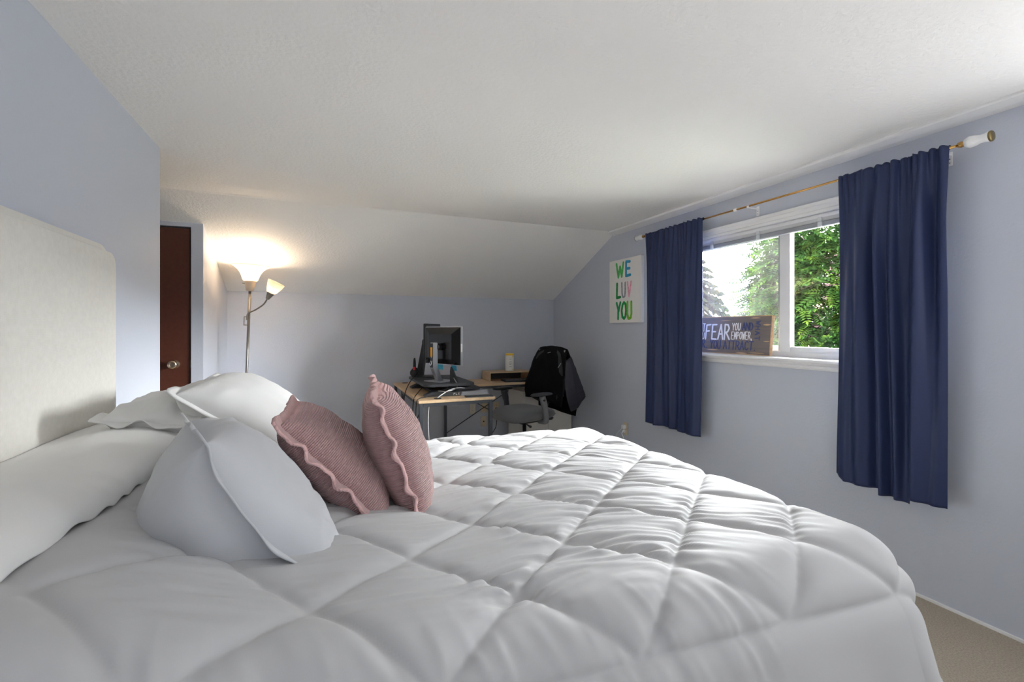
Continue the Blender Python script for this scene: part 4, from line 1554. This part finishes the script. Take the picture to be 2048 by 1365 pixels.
def sheet(name, rows, m, parent, thick=.008, sub=6, wr=.006, seed=1, quilted=0.0):
    """smooth cloth from a grid of control points (rows x cols)"""
    ctrl = np.array(rows, float)
    fine = np.array([[tuple(p) for p in curve_pts(list(map(tuple, r_)), sub)] for r_ in ctrl])
    fine = np.transpose(fine, (1, 0, 2))
    fine = np.array([[tuple(p) for p in curve_pts(list(map(tuple, r_)), sub)] for r_ in fine])
    a, b = fine.shape[:2]
    tu_ = np.gradient(fine, axis=0)
    tv_ = np.gradient(fine, axis=1)
    nn2 = np.cross(tu_, tv_)
    nn2 /= np.linalg.norm(nn2, axis=-1, keepdims=True) + 1e-9
    ii, jj = np.meshgrid(np.linspace(0, 1, a), np.linspace(0, 1, b), indexing='ij')
    d_ = wr * fbm(ii * 5, jj * 5, seed, 3)
    if quilted:
        d_ = d_ - quilted * (np.exp(-(np.abs((ii * 5) % 1 - .5) / .08) ** 2) + np.exp(-(np.abs((jj * 9) % 1 - .5) / .10) ** 2))
    fine = fine + nn2 * d_[..., None]
    o = mesh_obj(name, fine.reshape(-1, 3), grid_faces(a, b), m, parent, True)
    s6 = o.modifiers.new('t', 'SOLIDIFY')
    s6.thickness = thick
    s6.offset = 0
    return o


# local frame: x forward (toward the desk), y left. camera side of the chair is +y
sheet('front_drape', [
    [(-.375, -.20, 1.065), (-.365, -.07, 1.085), (-.365, .08, 1.085), (-.375, .20, 1.06)],
    [(-.325, -.225, .98), (-.315, -.08, .99), (-.315, .08, .99), (-.325, .225, .97)],
    [(-.285, -.26, .82), (-.275, -.09, .84), (-.275, .10, .83), (-.285, .25, .81)],
    [(-.245, -.285, .68), (-.235, -.10, .66), (-.235, .10, .64), (-.255, .27, .66)],
    [(-.235, -.27, .565), (-.225, -.10, .575), (-.225, .10, .56), (-.245, .25, .52)]], M_jacket, jk, seed=3, wr=.012)
sheet('back_drape', [
    [(-.375, -.20, 1.065), (-.37, -.07, 1.085), (-.37, .08, 1.085), (-.375, .20, 1.06)],
    [(-.405, -.235, .95), (-.41, -.08, .96), (-.41, .08, .96), (-.405, .23, .95)],
    [(-.415, -.26, .78), (-.425, -.09, .78), (-.425, .10, .78), (-.42, .26, .78)],
    [(-.415, -.27, .60), (-.43, -.10, .59), (-.43, .10, .58), (-.43, .27, .58)],
    [(-.41, -.26, .46), (-.43, -.10, .45), (-.43, .10, .43), (-.43, .25, .42)]], M_jacket, jk, seed=5, wr=.012)
sheet('quilted_panel', [
    [(-.325, .225, .95), (-.35, .24, .975), (-.385, .235, .99)],
    [(-.275, .265, .80), (-.34, .29, .82), (-.42, .285, .83)],
    [(-.265, .285, .66), (-.36, .31, .68), (-.465, .305, .70)],
    [(-.31, .285, .53), (-.39, .305, .56), (-.505, .305, .62)],
    [(-.34, .28, .475), (-.41, .30, .51), (-.50, .30, .595)]], M_lining, jk, seed=7, wr=.006, quilted=.006)
for (p0, p1) in (((-.318, .02, 1.03), (-.318, -.02, 1.02)), ((-.296, .19, .93), (-.280, .165, .885))):
    tube('zipper_pull', [p0, p1], .003, M_silver, jk, 6)

# cabinet in the corner
cb = thing('corner_cabinet', 'low white cabinet with dark knob in the corner behind the office chair', 'cabinet', (2.255, 4.63, 0))
box('body', (-.29, -.20, 0), (.29, .21, .575), M_cabinet, cb, bevel=.003)
box('top', (-.30, -.215, .576), (.30, .215, .596), M_cabinet, cb, bevel=.004)
for (x0, x1, kx) in ((-.285, -.003, -.03), (.003, .285, .03)):
    d_ = box('cabinet_door', (x0, -.215, .03), (x1, -.201, .565), M_cabinet, cb, bevel=.003)
    lathe('knob', [(.004, 0), (.006, .004), (.011, .012), (.009, .018), (.002, .020)], M_black, d_, n=14,
          mx=Matrix.Translation((kx, -.215, .32)) @ Matrix.Rotation(R(90), 4, 'X'))


# ================================================================== OUTLETS
def outlet(label, loc, nrm, kind, m):
    """plate centred at loc, facing nrm 'Y' (-Y) or 'X' (-X)"""
    t = thing('wall_outlet' if kind != 'jack' else 'wall_jack', label, 'outlet', loc, 0 if nrm == 'Y' else R(-90), 'wall plates')
    box('plate', (-.035, -.006, -.057), (.035, 0, .057), m, t, bevel=.003)
    if kind == 'duplex':
        for z_ in (.02, -.02):
            f_ = box('socket', (-.016, -.008, z_ - .013), (.016, -.0055, z_ + .013), m, t, bevel=.002)
            for x_ in (-.006, .006):
                box('slot', (x_ - .001, -.0085, z_ - .004), (x_ + .001, -.0078, z_ + .005), M_dark_hole, f_)
    elif kind == 'jack':
        lathe('jack', [(.002, 0), (.008, .001), (.008, .006), (.002, .007)], M_dark_hole, t, n=12, mx=Matrix.Translation((0, -.006, 0)) @ Matrix.Rotation(R(90), 4, 'X'))
    return t


p1 = pixel(945, 818, Y=YB)
outlet('white two slot wall plate furthest left under the desk', p1, 'Y', 'duplex', mat('ivory_plastic', (228, 220, 204), .4))
p2 = pixel(968, 815, Y=YB)
outlet('almond blank wall plate behind the crossing desk braces', p2, 'Y', 'blank', M_almond)
p3 = pixel(967, 843, Y=YB)
outlet('almond wall plate with a dark jack, the lowest under the desk', p3, 'Y', 'jack', M_almond)
p4 = pixel(992, 814, Y=YB)
o4 = outlet('almond wall outlet with a black plug behind the desk leg', p4, 'Y', 'duplex', M_almond)
pl = thing('power_plug', 'black power plug in the almond outlet behind the desk leg', 'plug', p4 + Vector((0, -.009, -.02)))
box('plug_body', (-.014, -.03, -.016), (.014, 0, .014), M_black, pl, bevel=.004)
tube('cord', curve_pts([(0, -.028, -.005), (-.01, -.05, -.06), (-.03, -.06, -.20), (-.12, -.05, -.32), (-.2, -.05, -.40)], 6), .004, M_cable_b, pl, 8)
p5 = pixel(1252, 858, X=XR)
outlet('almond wall outlet below the painted canvas', p5, 'X', 'duplex', M_almond)
pc = thing('phone_charger', 'white phone charger plugged into the outlet below the painted canvas', 'charger', p5 + Vector((-.009, 0, .02)))
box('charger_body', (-.034, -.017, -.017), (0, .017, .017), M_white_pl, pc, bevel=.004)
tube('cord', curve_pts([(-.030, .012, -.017), (-.05, .03, -.05), (-.05, .07, -.09), (-.045, .10, -.18), (-.05, .10, -.34)], 6), .003, M_cable_w, pc, 8)
pc2 = thing('white_adapter', 'small white adapter in the lower socket below the painted canvas', 'charger', p5 + Vector((-.009, 0, -.02)))
box('charger_body', (-.024, -.013, -.012), (0, .013, .012), M_white_pl, pc2, bevel=.004)
tube('cord', curve_pts([(-.024, 0, 0), (-.045, -.012, -.02), (-.04, -.03, -.07), (-.03, -.03, -.27)], 6), .003, M_cable_w, pc2, 8)
